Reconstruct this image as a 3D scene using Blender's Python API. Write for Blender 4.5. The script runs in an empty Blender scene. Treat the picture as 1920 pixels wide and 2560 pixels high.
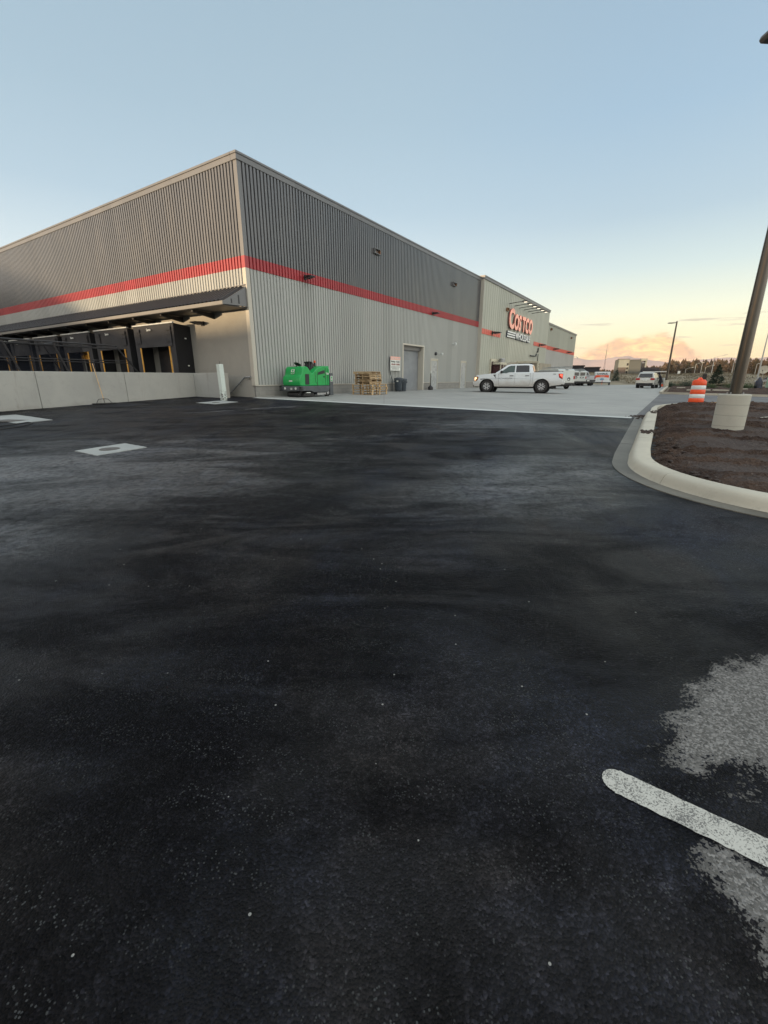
import bpy, bmesh, math, random
from mathutils import Vector, Matrix, noise
from mathutils.geometry import tessellate_polygon
random.seed(7)
PI = math.pi
sc = bpy.context.scene
COL = sc.collection

# ------------------------------------------------------------------ camera
cam_d = bpy.data.cameras.new('camera')
cam = bpy.data.objects.new('camera', cam_d); COL.objects.link(cam)
cam.location = (0, 0, 1.6)
cam.rotation_euler = (math.radians(90 - 17.17), 0, 0)
cam_d.sensor_fit = 'VERTICAL'; cam_d.sensor_height = 36.0; cam_d.sensor_width = 27.0
cam_d.lens = 36.0 * 1081 / 2560
cam_d.clip_start = 0.05; cam_d.clip_end = 30000
sc.camera = cam
sc.view_settings.view_transform = 'Standard'
sc.view_settings.look = 'None'
sc.view_settings.exposure = 0.35
sc.view_settings.gamma = 1.0
sc.view_settings.use_curve_mapping = False

# ------------------------------------------------------------------ node helper
class NT:
    def __init__(s, tree): s.t = tree; s.n = tree.nodes; s.l = tree.links
    def node(s, ty, **kw):
        n = s.n.new(ty)
        for k, v in kw.items(): setattr(n, k, v)
        return n
    def put(s, sock, v):
        if isinstance(v, bpy.types.NodeSocket): s.l.new(v, sock)
        elif v is not None:
            try: sock.default_value = v
            except Exception:
                sock.default_value = (v[0], v[1], v[2], 1) if hasattr(v, '__len__') else (v, v, v)
    def m(s, op, a, b=None, c=None, clamp=False):
        n = s.node('ShaderNodeMath', operation=op); n.use_clamp = clamp
        s.put(n.inputs[0], a)
        if b is not None: s.put(n.inputs[1], b)
        if c is not None: s.put(n.inputs[2], c)
        return n.outputs[0]
    def vm(s, op, a, b=None):
        n = s.node('ShaderNodeVectorMath', operation=op); s.put(n.inputs[0], a)
        if b is not None: s.put(n.inputs[1], b)
        return n.outputs['Value'] if op in ('DOT_PRODUCT', 'LENGTH') else n.outputs[0]
    def mix(s, f, a, b, mode='MIX'):
        n = s.node('ShaderNodeMix', data_type='RGBA', blend_type=mode)
        s.put(n.inputs[0], f)
        for i, v in ((6, a), (7, b)):
            s.put(n.inputs[i], (*v, 1) if isinstance(v, tuple) and len(v) == 3 else v)
        return n.outputs[2]
    def ramp(s, f, stops, interp='LINEAR'):
        n = s.node('ShaderNodeValToRGB'); s.put(n.inputs[0], f)
        cr = n.color_ramp; cr.interpolation = interp
        while len(cr.elements) < len(stops): cr.elements.new(0.5)
        for e, (p, c) in zip(cr.elements, stops):
            e.position = p
            e.color = (*c, 1) if hasattr(c, '__len__') else (c, c, c, 1)
        return n.outputs[0]
    def smooth(s, v, a, b):
        n = s.node('ShaderNodeMapRange', interpolation_type='SMOOTHSTEP')
        s.put(n.inputs[0], v); n.inputs[1].default_value = a; n.inputs[2].default_value = b
        return n.outputs[0]
    def noise(s, vec, scale, detail=4, rough=0.55, dist=0.0):
        n = s.node('ShaderNodeTexNoise'); s.put(n.inputs['Vector'], vec)
        n.inputs['Scale'].default_value = scale; n.inputs['Detail'].default_value = detail
        n.inputs['Roughness'].default_value = rough; n.inputs['Distortion'].default_value = dist
        return n.outputs[0]
    def voro(s, vec, scale, feature='F1', out='Distance'):
        n = s.node('ShaderNodeTexVoronoi', feature=feature); s.put(n.inputs['Vector'], vec)
        n.inputs['Scale'].default_value = scale
        return n.outputs[out]
    def mapping(s, vec, scale=(1, 1, 1), rot=(0, 0, 0), loc=(0, 0, 0)):
        n = s.node('ShaderNodeMapping'); s.put(n.inputs[0], vec)
        n.inputs['Scale'].default_value = scale; n.inputs['Rotation'].default_value = rot
        n.inputs['Location'].default_value = loc
        return n.outputs[0]
    def xyz(s, vec):
        n = s.node('ShaderNodeSeparateXYZ'); s.put(n.inputs[0], vec); return n.outputs
    def comb(s, x, y, z):
        n = s.node('ShaderNodeCombineXYZ')
        for i, v in enumerate((x, y, z)): s.put(n.inputs[i], v)
        return n.outputs[0]
    def bump(s, h, strength, dist, normal=None):
        n = s.node('ShaderNodeBump'); s.put(n.inputs['Height'], h)
        n.inputs['Strength'].default_value = strength; n.inputs['Distance'].default_value = dist
        if normal is not None: s.put(n.inputs['Normal'], normal)
        return n.outputs[0]

# ------------------------------------------------------------------ world: evening sky
SUN_AZ = (-0.85, -0.527)                      # horizontal direction towards the low sun (behind left)
SUN_EL = 2.6
world = bpy.data.worlds.new('World'); sc.world = world; world.use_nodes = True
w = NT(world.node_tree); w.n.clear()
tc = w.node('ShaderNodeTexCoord')
dirv = w.vm('NORMALIZE', tc.outputs['Generated'])
dx, dy, dz = w.xyz(dirv)
hl = w.m('SQRT', w.m('ADD', w.m('ADD', w.m('MULTIPLY', dx, dx), w.m('MULTIPLY', dy, dy)), 1e-6))
hx = w.m('DIVIDE', dx, hl); hy = w.m('DIVIDE', dy, hl)
zc = w.m('MAXIMUM', dz, 0.0)
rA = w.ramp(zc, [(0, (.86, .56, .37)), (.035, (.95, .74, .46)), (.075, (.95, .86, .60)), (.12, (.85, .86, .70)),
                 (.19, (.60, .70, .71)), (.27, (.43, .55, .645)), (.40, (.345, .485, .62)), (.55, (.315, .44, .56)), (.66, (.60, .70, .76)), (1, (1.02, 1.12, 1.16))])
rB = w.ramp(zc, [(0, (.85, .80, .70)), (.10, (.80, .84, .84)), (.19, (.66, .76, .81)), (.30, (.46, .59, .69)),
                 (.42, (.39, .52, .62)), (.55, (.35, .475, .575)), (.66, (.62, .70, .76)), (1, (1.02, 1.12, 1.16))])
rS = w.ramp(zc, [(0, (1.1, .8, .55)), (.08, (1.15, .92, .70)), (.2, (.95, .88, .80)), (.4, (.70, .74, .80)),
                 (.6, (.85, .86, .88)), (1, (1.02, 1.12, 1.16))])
fA = w.smooth(hx, -0.05, 0.5)
skyc = w.mix(fA, rB, rA)
rK = w.ramp(zc, [(0, (1.5, 1.35, 1.15)), (.2, (1.9, 1.85, 1.7)), (.5, (1.6, 1.6, 1.52)), (1, (1.02, 1.12, 1.16))])   # sky behind and overhead, out of view, brightened to lift the foreground
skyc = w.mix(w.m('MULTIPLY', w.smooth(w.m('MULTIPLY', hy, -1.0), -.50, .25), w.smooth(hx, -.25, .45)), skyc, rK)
sd = w.m('ADD', w.m('MULTIPLY', hx, SUN_AZ[0]), w.m('MULTIPLY', hy, SUN_AZ[1]))
skyc = w.mix(w.smooth(sd, 0.1, 0.95), skyc, rS)
# clouds low in the east: a bank of cumulus and thin streaks
az = w.m('ARCTAN2', dx, dy)
cv = w.comb(w.m('MULTIPLY', az, 9.0), w.m('MULTIPLY', dz, 22.0), 0.3)
n1 = w.noise(cv, 1.6, 7, .6, .5)
n0 = w.noise(w.comb(w.m('MULTIPLY', az, 11.0), 3.1, 0.0), 1.0, 3, .5)
top = w.m('ADD', w.m('MULTIPLY', w.m('SUBTRACT', n0, .5), .05), w.m('MULTIPLY', w.m('SUBTRACT', n1, .5), .045))
arch = w.m('MULTIPLY', w.m('MULTIPLY', w.smooth(az, .30, .50), w.m('SUBTRACT', 1.0, w.smooth(az, .54, .66))), .078)
top = w.m('ADD', top, arch)
bank = w.smooth(w.m('SUBTRACT', top, dz), -.004, .010)
n2 = w.noise(cv, 3.0, 8, .65, .8)
ccol = w.ramp(n2, [(.32, (.72, .44, .34)), (.47, (.90, .54, .35)), (.58, (.97, .70, .38)), (.68, (1.0, .84, .46))])
skyc = w.mix(w.m('MULTIPLY', w.m('MULTIPLY', bank, .96), w.smooth(az, .2, .36)), skyc, ccol)
sv = w.comb(w.m('MULTIPLY', az, 5.0), w.m('MULTIPLY', dz, 75.0), 1.7)
n3 = w.noise(sv, 1.5, 5, .6, .3)
sm = w.m('MULTIPLY', w.smooth(n3, .60, .70), w.m('MULTIPLY', w.smooth(dz, .035, .07), w.m('SUBTRACT', 1.0, w.smooth(dz, .10, .15))))
skyc = w.mix(w.m('MULTIPLY', w.m('MULTIPLY', sm, .85), w.smooth(az, .15, .5)), skyc, (.60, .52, .44))
sky = w.node('ShaderNodeTexSky', sky_type='NISHITA')
sky.sun_disc = False; sky.sun_elevation = math.radians(SUN_EL)
sky.sun_rotation = math.atan2(SUN_AZ[0], SUN_AZ[1])
sky.air_density = 1.0; sky.dust_density = 1.5
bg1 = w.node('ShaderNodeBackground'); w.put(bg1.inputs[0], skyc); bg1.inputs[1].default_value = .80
bg2 = w.node('ShaderNodeBackground'); w.put(bg2.inputs[0], sky.outputs[0]); bg2.inputs[1].default_value = .05
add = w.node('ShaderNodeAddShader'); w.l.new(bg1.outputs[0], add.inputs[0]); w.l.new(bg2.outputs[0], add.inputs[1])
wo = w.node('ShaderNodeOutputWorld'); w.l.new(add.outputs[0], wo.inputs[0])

# ------------------------------------------------------------------ sun (very low, behind left)
sun_d = bpy.data.lights.new('sun', 'SUN'); sun_d.energy = 5.0; sun_d.angle = math.radians(0.6)
sun_d.color = (1.0, .74, .46)
sun = bpy.data.objects.new('sun', sun_d); COL.objects.link(sun)
ce = math.cos(math.radians(SUN_EL))
S = Vector((SUN_AZ[0] * ce, SUN_AZ[1] * ce, math.sin(math.radians(SUN_EL))))
sun.rotation_euler = S.to_track_quat('Z', 'Y').to_euler()
sun.location = (-60, -40, 30)

# ------------------------------------------------------------------ frames
C0 = Vector((-6.17, 21.6)); R2 = Vector((.544, .839)); N2 = Vector((.839, -.544))
FR = math.atan2(.839, .544)
def W2(a, b): p = C0 + R2 * a + N2 * b; return p.x, p.y
def AB(x, y): d = Vector((x, y)) - C0; return d.dot(R2), d.dot(N2)
def zg(a, b):
    z = .72 - .013 * max(-5, min(b, 60))
    if a < 0: z += .034 * max(a, -45)
    return z
def zxy(x, y): return zg(*AB(x, y))

# ------------------------------------------------------------------ mesh builder
class MB:
    def __init__(s): s.v = []; s.f = []; s.M = None
    def add(s, vs, fs):
        o = len(s.v)
        for p in vs:
            p = Vector(p)
            s.v.append(s.M @ p if s.M is not None else p)
        s.f += [tuple(i + o for i in f) for f in fs]; return s
    def box(s, x0, x1, y0, y1, z0, z1):
        return s.add([(x, y, z) for z in (z0, z1) for y in (y0, y1) for x in (x0, x1)],
                     [(0, 2, 3, 1), (4, 5, 7, 6), (0, 1, 5, 4), (2, 6, 7, 3), (0, 4, 6, 2), (1, 3, 7, 5)])
    def quad(s, *p): return s.add(p, [tuple(range(len(p)))])
    def cyl(s, p0, p1, r0, r1=None, n=12, cap=True):
        r1 = r0 if r1 is None else r1
        p0, p1 = Vector(p0), Vector(p1); ax = (p1 - p0).normalized()
        u = ax.orthogonal().normalized(); v = ax.cross(u)
        vs = []
        for p, r in ((p0, r0), (p1, r1)):
            for i in range(n):
                t = 2 * PI * i / n; vs.append(p + (u * math.cos(t) + v * math.sin(t)) * r)
        fs = [(i, (i + 1) % n, n + (i + 1) % n, n + i) for i in range(n)]
        if cap: fs += [tuple(range(n))[::-1], tuple(range(n, 2 * n))]
        return s.add(vs, fs)
    def tube(s, path, r, n=8):
        path = [Vector(p) for p in path]; vs = []; u = None
        for i, p in enumerate(path):
            d = (path[min(i + 1, len(path) - 1)] - path[max(i - 1, 0)]).normalized()
            if u is None: u = d.orthogonal().normalized()
            u = (u - d * u.dot(d)).normalized(); v = d.cross(u)
            for k in range(n):
                t = 2 * PI * k / n; vs.append(p + (u * math.cos(t) + v * math.sin(t)) * r)
        fs = []
        for i in range(len(path) - 1):
            for k in range(n): fs.append((i * n + k, i * n + (k + 1) % n, (i + 1) * n + (k + 1) % n, (i + 1) * n + k))
        fs += [tuple(range(n))[::-1], tuple(range((len(path) - 1) * n, len(path) * n))]
        return s.add(vs, fs)
    def lathe(s, prof, c=(0, 0, 0), n=24, axis='z', cap=True):
        vs = []
        for r, h in prof:
            for i in range(n):
                t = 2 * PI * i / n; a, b = r * math.cos(t), r * math.sin(t)
                p = {'z': (a, b, h), 'y': (a, h, b), 'x': (h, a, b)}[axis]
                vs.append((p[0] + c[0], p[1] + c[1], p[2] + c[2]))
        fs = [(j * n + i, j * n + (i + 1) % n, (j + 1) * n + (i + 1) % n, (j + 1) * n + i)
              for j in range(len(prof) - 1) for i in range(n)]
        if cap: fs += [tuple(range(n))[::-1], tuple(range((len(prof) - 1) * n, len(prof) * n))]
        return s.add(vs, fs)
    def prism(s, poly, y0, y1, hw=None, plane='xz'):
        """poly in (x,z) extruded along y; hw(z) optional half width function (symmetric)"""
        n = len(poly)
        def P(p, y):
            return {'xz': (p[0], y, p[1]), 'yz': (y, p[0], p[1]), 'xy': (p[0], p[1], y)}[plane]
        vs = [P(p, (-hw(p[1]) if hw else y0)) for p in poly] + [P(p, (hw(p[1]) if hw else y1)) for p in poly]
        tri = tessellate_polygon([[Vector((p[0], p[1], 0)) for p in poly]])
        fs = [tuple(t) for t in tri] + [tuple(i + n for i in t)[::-1] for t in tri]
        fs += [(i, (i + 1) % n, n + (i + 1) % n, n + i) for i in range(n)]
        return s.add(vs, fs)
    def build(s, name, mat, parent=None, smooth=False, bevel=0, weld=True, seg=2):
        me = bpy.data.meshes.new(name); me.from_pydata([tuple(v) for v in s.v], [], s.f)
        bm = bmesh.new(); bm.from_mesh(me)
        if weld: bmesh.ops.remove_doubles(bm, verts=bm.verts, dist=1e-5)
        bmesh.ops.recalc_face_normals(bm, faces=bm.faces)
        bm.to_mesh(me); bm.free()
        for m_ in (mat if isinstance(mat, (list, tuple)) else [mat]): me.materials.append(m_)
        o = bpy.data.objects.new(name, me); COL.objects.link(o); o.parent = parent
        if smooth:
            for p in me.polygons: p.use_smooth = True
            try: me.set_sharp_from_angle(angle=math.radians(38))
            except Exception: pass
        if bevel:
            b = o.modifiers.new('bevel', 'BEVEL'); b.width = bevel; b.segments = seg
            b.limit_method = 'ANGLE'; b.angle_limit = math.radians(35)
        return o

def tag(o, label, cat, group=None, kind=None):
    if label: o['label'] = label
    if cat: o['category'] = cat
    if group: o['group'] = group
    if kind: o['kind'] = kind
    return o
def empty(name, loc, rz=0, label=None, cat=None, group=None):
    o = bpy.data.objects.new(name, None); COL.objects.link(o)
    o.location = loc; o.rotation_euler = (0, 0, rz); o.empty_display_size = .3
    return tag(o, label, cat, group)
def structure(o): o['kind'] = 'structure'; return o
def copy_tree(o, parent=None):
    c = o.copy(); COL.objects.link(c); c.parent = parent
    for ch in [q for q in bpy.data.objects if q.parent == o and q is not c]: copy_tree(ch, c)
    return c

# ------------------------------------------------------------------ materials
def base(name):
    m = bpy.data.materials.new(name); m.use_nodes = True
    t = NT(m.node_tree); t.n.clear()
    b = t.node('ShaderNodeBsdfPrincipled'); o = t.node('ShaderNodeOutputMaterial')
    t.l.new(b.outputs[0], o.inputs[0])
    return m, t, b, t.node('ShaderNodeTexCoord').outputs['Object']
def pm(name, c1, c2=None, scale=3.0, rough=.6, bump=0.0, bscale=40.0, metal=0.0, spec=.5, detail=6, stretch=(1, 1, 1), rvar=.1, lo=.35, hi=.65, coat=0.0):
    m, t, b, oc = base(name)
    v = t.mapping(oc, scale=stretch)
    n = t.noise(v, scale, detail, .6)
    if c2 is None: c2 = tuple(c * .82 for c in c1)
    col = t.mix(t.smooth(n, lo, hi), c1, c2)
    t.put(b.inputs['Base Color'], col)
    t.put(b.inputs['Roughness'], t.m('ADD', t.m('MULTIPLY', t.m('SUBTRACT', n, .5), rvar * 2), rough, clamp=True))
    b.inputs['Metallic'].default_value = metal
    b.inputs['Specular IOR Level'].default_value = spec
    b.inputs['Coat Weight'].default_value = coat
    if bump: t.put(b.inputs['Normal'], t.bump(t.noise(v, bscale, 3, .6), bump, .02))
    return m
def emit(name, c, s):
    m, t, b, oc = base(name)
    b.inputs['Base Color'].default_value = (*c, 1); b.inputs['Emission Color'].default_value = (*c, 1)
    b.inputs['Emission Strength'].default_value = s; b.inputs['Roughness'].default_value = .4
    return m
M = {}
# coated wall panels: slight tone change per sheet, faint dust, semi gloss
def siding_mat(name, c, rough, spec=.5, dust=.12):
    m, t, b, oc = base(name)
    x, y, z = t.xyz(oc)
    n = t.noise(t.mapping(oc, scale=(1, 1, .35)), .9, 5, .6)
    sheet = t.node('ShaderNodeTexWhiteNoise', noise_dimensions='2D')
    t.put(sheet.inputs['Vector'], t.comb(t.m('FLOOR', t.m('MULTIPLY', x, .9)), t.m('FLOOR', t.m('MULTIPLY', y, .9)), 0))
    tone = t.m('ADD', .92, t.m('MULTIPLY', sheet.outputs['Value'], .14))
    c1 = t.mix(1.0, c, t.comb(tone, tone, tone), 'MULTIPLY')
    col = t.mix(t.m('MULTIPLY', t.smooth(n, .45, .8), dust), c1, (.36, .33, .28))
    t.put(b.inputs['Base Color'], col)
    t.put(b.inputs['Roughness'], t.m('ADD', t.m('MULTIPLY', n, .16), rough - .08))
    b.inputs['Specular IOR Level'].default_value = spec
    t.put(b.inputs['Normal'], t.bump(t.noise(t.mapping(oc, scale=(1, 1, .2)), 2.2, 2), .06, .05))
    return m
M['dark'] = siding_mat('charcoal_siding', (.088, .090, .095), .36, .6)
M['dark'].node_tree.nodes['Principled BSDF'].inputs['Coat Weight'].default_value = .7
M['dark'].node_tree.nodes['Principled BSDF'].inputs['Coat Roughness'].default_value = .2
M['red'] = siding_mat('red_siding', (.36, .036, .044), .40, .5, .05)
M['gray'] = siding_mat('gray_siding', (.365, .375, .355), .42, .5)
M['olive'] = siding_mat('olive_siding', (.375, .385, .325), .45, .5)
M['fascia'] = siding_mat('bronze_fascia', (.20, .19, .17), .42, .5, .06)
M['salmon'] = siding_mat('hazed_red_siding', (.60, .12, .085), .42, .5, .04)  # red stripe further off, with haze and sheen put into its colour
M['trim'] = siding_mat('tan_trim', (.50, .47, .40), .4, .5, .06)
M['trimd'] = siding_mat('dark_trim', (.15, .152, .155), .38, .6, .06)
M['smooth'] = pm('smooth_painted_wall', (.36, .355, .335), (.33, .325, .305), .5, .6, .1, 60)
M['canopy'] = pm('canopy_metal', (.018, .018, .021), (.028, .026, .027), 2, .5, spec=.4)
M['black'] = pm('black_metal', (.018, .018, .02), (.03, .03, .032), 4, .45)
M['fabric'] = pm('black_fabric', (.017, .0185, .022), (.025, .026, .031), 1.2, .62, .35, 3.0, lo=.3, hi=.7)
M['fabricd'] = pm('black_vinyl', (.004, .0045, .006), (.007, .0075, .010), 2.0, .7, .3, 3.0)
M['white'] = pm('white_paint', (.74, .77, .76), (.66, .69, .68), 3, .45)
M['yellow'] = pm('yellow_strip', (.72, .38, .06), (.60, .29, .04), 5, .5)
M['steel'] = pm('galvanised_steel', (.42, .43, .43), (.32, .33, .34), 9, .42, metal=.6)
M['chrome'] = pm('chrome', (.75, .76, .78), None, 6, .15, metal=1.0)
M['alloy'] = pm('bright_alloy', (.62, .63, .64), None, 6, .3)
M['cover'] = pm('iron_cover', (.11, .10, .09), (.07, .065, .06), 20, .6, .5, 60)
M['bronze'] = pm('bronze_pole', (.075, .068, .058), (.11, .095, .075), 1.5, .24, spec=.8, stretch=(1, 1, .1), metal=.55)
M['glass'] = pm('dark_glass', (.012, .015, .017), (.02, .022, .025), 2, .07, spec=.8, rvar=.02)
M['rubber'] = pm('rubber', (.018, .018, .019), (.035, .032, .03), 12, .75, .3, 50)
M['plastic'] = pm('dark_plastic', (.022, .022, .025), None, 8, .5)
M['brown'] = pm('copper_face', (.30, .16, .08), (.22, .11, .06), 8, .5)
M['maroon'] = pm('maroon_paint', (.045, .012, .016), (.06, .018, .02), 4, .5)
M['cream'] = pm('cream_trim', (.60, .56, .44), None, 4, .5)
M['tan'] = pm('tan_panel', (.33, .29, .22), (.27, .24, .18), 1.2, .6, .1, 30)
M['signred'] = pm('sign_face_red', (.90, .42, .33), (.86, .39, .30), 1.0, .42)
M['signside'] = pm('sign_return', (.30, .06, .05), None, 3, .5)
M['navy'] = pm('navy_paint', (.02, .03, .06), None, 3, .5)
M['green'] = pm('green_plastic', (.012, .36, .085), (.010, .31, .07), 3, .34, spec=.5)
M['machgray'] = pm('gray_machine_paint', (.085, .095, .105), (.065, .072, .08), 3, .45)
M['ubin'] = pm('blue_gray_plastic', (.055, .07, .085), (.045, .057, .07), 4, .5)
M['orange'] = pm('orange_plastic', (.90, .10, .02), (.78, .08, .018), 5, .42)
M['reflect'] = pm('reflective_sheeting', (.72, .76, .74), (.66, .70, .68), 6, .35)
M['tail'] = pm('tail_light', (.45, .02, .02), (.35, .015, .015), 5, .2)
M['taillit'] = emit('lit_tail_light', (1.0, .14, .08), .9)
M['headlit'] = emit('lit_head_light', (1.0, .62, .36), 1.3)
M['lamp'] = emit('lit_lamp', (1.0, .86, .66), 1.8)
M['skin'] = pm('skin', (.45, .26, .19), None, 5, .5)
M['cloth'] = pm('dark_cloth', (.012, .011, .016), None, 9, .85)
M['led'] = pm('label_white', (.75, .77, .72), None, 3, .5)

def car_paint(name, c, dirt):
    m, t, b, oc = base(name)
    x, y, z = t.xyz(oc)
    n = t.noise(oc, 2.2, 6, .65)
    h = t.m('ADD', z, t.m('MULTIPLY', t.m('SUBTRACT', n, .5), .5))
    f = t.m('MULTIPLY', t.m('SUBTRACT', 1.0, t.smooth(h, .45, 1.05)), dirt)
    t.put(b.inputs['Base Color'], t.mix(f, c, (.30, .25, .185)))
    t.put(b.inputs['Roughness'], t.m('ADD', .22, t.m('MULTIPLY', f, .45)))
    b.inputs['Coat Weight'].default_value = .4; b.inputs['Coat Roughness'].default_value = .08
    return m
M['pickup'] = car_paint('dusty_white_paint', (.78, .83, .85), .62)
M['van'] = car_paint('white_van_paint', (.52, .555, .53), .22)
M['silver'] = car_paint('silver_paint', (.42, .43, .44), .3)
M['suv'] = car_paint('white_suv_paint', (.58, .59, .55), .25)

def concrete(name, c1, c2, joints=None, stain=.5, wear=None, spec=.4, rough=.75, formlines=False):
    m, t, b, oc = base(name)
    n = t.noise(oc, .55, 6, .62, .4); n2 = t.noise(oc, 7, 5, .7); n3 = t.noise(oc, 90, 2, .6)
    col = t.mix(t.smooth(n, .32, .68), c1, c2)
    col = t.mix(t.m('MULTIPLY', t.smooth(n2, .52, .72), stain * .45), col, tuple(q * .6 for q in c1))
    x, y, z = t.xyz(oc)
    h = t.m('ADD', t.m('MULTIPLY', n2, .5), t.m('MULTIPLY', n3, .3))
    if joints:
        for ax, st in zip((x, y), joints):
            fr = t.m('ABSOLUTE', t.m('SUBTRACT', t.m('FRACT', t.m('DIVIDE', ax, st)), .5))
            ln = t.m('GREATER_THAN', fr, .5 - .010 / st)
            col = t.mix(t.m('MULTIPLY', ln, .55), col, (.07, .065, .06))
        # broad dark tyre sweeps
        sw = t.noise(t.mapping(oc, scale=(.25, 1.3, 1), rot=(0, 0, .35)), .8, 5, .6, 1.2)
        col = t.mix(t.m('MULTIPLY', t.smooth(sw, .56, .70), .35), col, tuple(q * .55 for q in c1))
    if formlines:
        fr = t.m('FRACT', t.m('ADD', t.m('MULTIPLY', z, 4.6), t.m('MULTIPLY', t.noise(oc, 2, 2), .15)))
        ln = t.m('LESS_THAN', fr, .05)
        pit = t.m('LESS_THAN', t.voro(oc, 17), .09)
        col = t.mix(t.m('MULTIPLY', t.m('MAXIMUM', ln, pit), .4), col, (.12, .11, .09))
        h = t.m('SUBTRACT', h, t.m('MULTIPLY', t.m('MAXIMUM', ln, pit), .5))
    t.put(b.inputs['Base Color'], col)
    b.inputs['Roughness'].default_value = rough
    b.inputs['Specular IOR Level'].default_value = spec
    t.put(b.inputs['Normal'], t.bump(h, .35, .012))
    return m
M['apron'] = concrete('apron_concrete', (.335, .335, .315), (.28, .285, .27), joints=(4.57, 4.57), rough=.72, spec=.2)
M['kerb'] = concrete('kerb_concrete', (.48, .45, .365), (.40, .375, .305), stain=.95)
M['gutter'] = concrete('gutter_concrete', (.085, .079, .064), (.155, .146, .120), stain=1.0, rough=.6)
M['rwall'] = concrete('retaining_wall_concrete', (.40, .40, .37), (.35, .352, .33), stain=.55)
def wall_stains(m):
    t = NT(m.node_tree); b = m.node_tree.nodes['Principled BSDF']; oc = t.node('ShaderNodeTexCoord').outputs['Object']
    src = b.inputs['Base Color'].links[0].from_socket; x, y, z = t.xyz(oc)
    n = t.noise(t.comb(t.m('MULTIPLY', x, 2.6), t.m('MULTIPLY', y, 2.6), t.m('MULTIPLY', z, .25)), 1.0, 6, .7)
    f = t.m('MULTIPLY', t.smooth(n, .56, .72), .45)
    foot = t.m('MULTIPLY', t.m('SUBTRACT', 1.0, t.smooth(t.m('ADD', z, t.m('MULTIPLY', t.m('SUBTRACT', t.noise(oc, 1.5, 6, .7), .5), .8)), .05, .45)), .4)
    c = t.mix(f, src, (.20, .185, .15)); c = t.mix(foot, c, (.15, .14, .12)); t.put(b.inputs['Base Color'], c)
wall_stains(M['rwall'])
M['pad'] = concrete('pad_concrete', (.33, .345, .33), (.26, .275, .27), stain=.8)
M['basec'] = concrete('base_concrete', (.49, .475, .40), (.43, .42, .36), stain=.4, formlines=True)
M['dwall'] = concrete('dock_wall_paint', (.36, .345, .305), (.32, .31, .275), stain=.25, rough=.7)

M['band'] = concrete('edge_band_concrete', (.50, .52, .50), (.42, .44, .42), stain=.8)
def block_mat():
    m, t, b, oc = base('painted_block')
    x, y, z = t.xyz(oc)
    br = t.node('ShaderNodeTexBrick')
    t.put(br.inputs['Vector'], t.comb(t.m('ADD', x, y), z, 0))
    br.inputs['Scale'].default_value = 1.0; br.inputs['Brick Width'].default_value = .40; br.inputs['Row Height'].default_value = .203
    br.inputs['Mortar Size'].default_value = .006
    br.inputs['Color1'].default_value = (.245, .24, .22, 1); br.inputs['Color2'].default_value = (.215, .21, .195, 1); br.inputs['Mortar'].default_value = (.15, .148, .135, 1)
    n = t.noise(oc, 5, 5, .7)
    t.put(b.inputs['Base Color'], t.mix(t.m('MULTIPLY', t.smooth(n, .4, .7), .35), br.outputs[0], (.33, .31, .27)))
    b.inputs['Roughness'].default_value = .8
    t.put(b.inputs['Normal'], t.bump(br.outputs['Fac'], -.4, .008))
    return m
M['block'] = block_mat()

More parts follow.
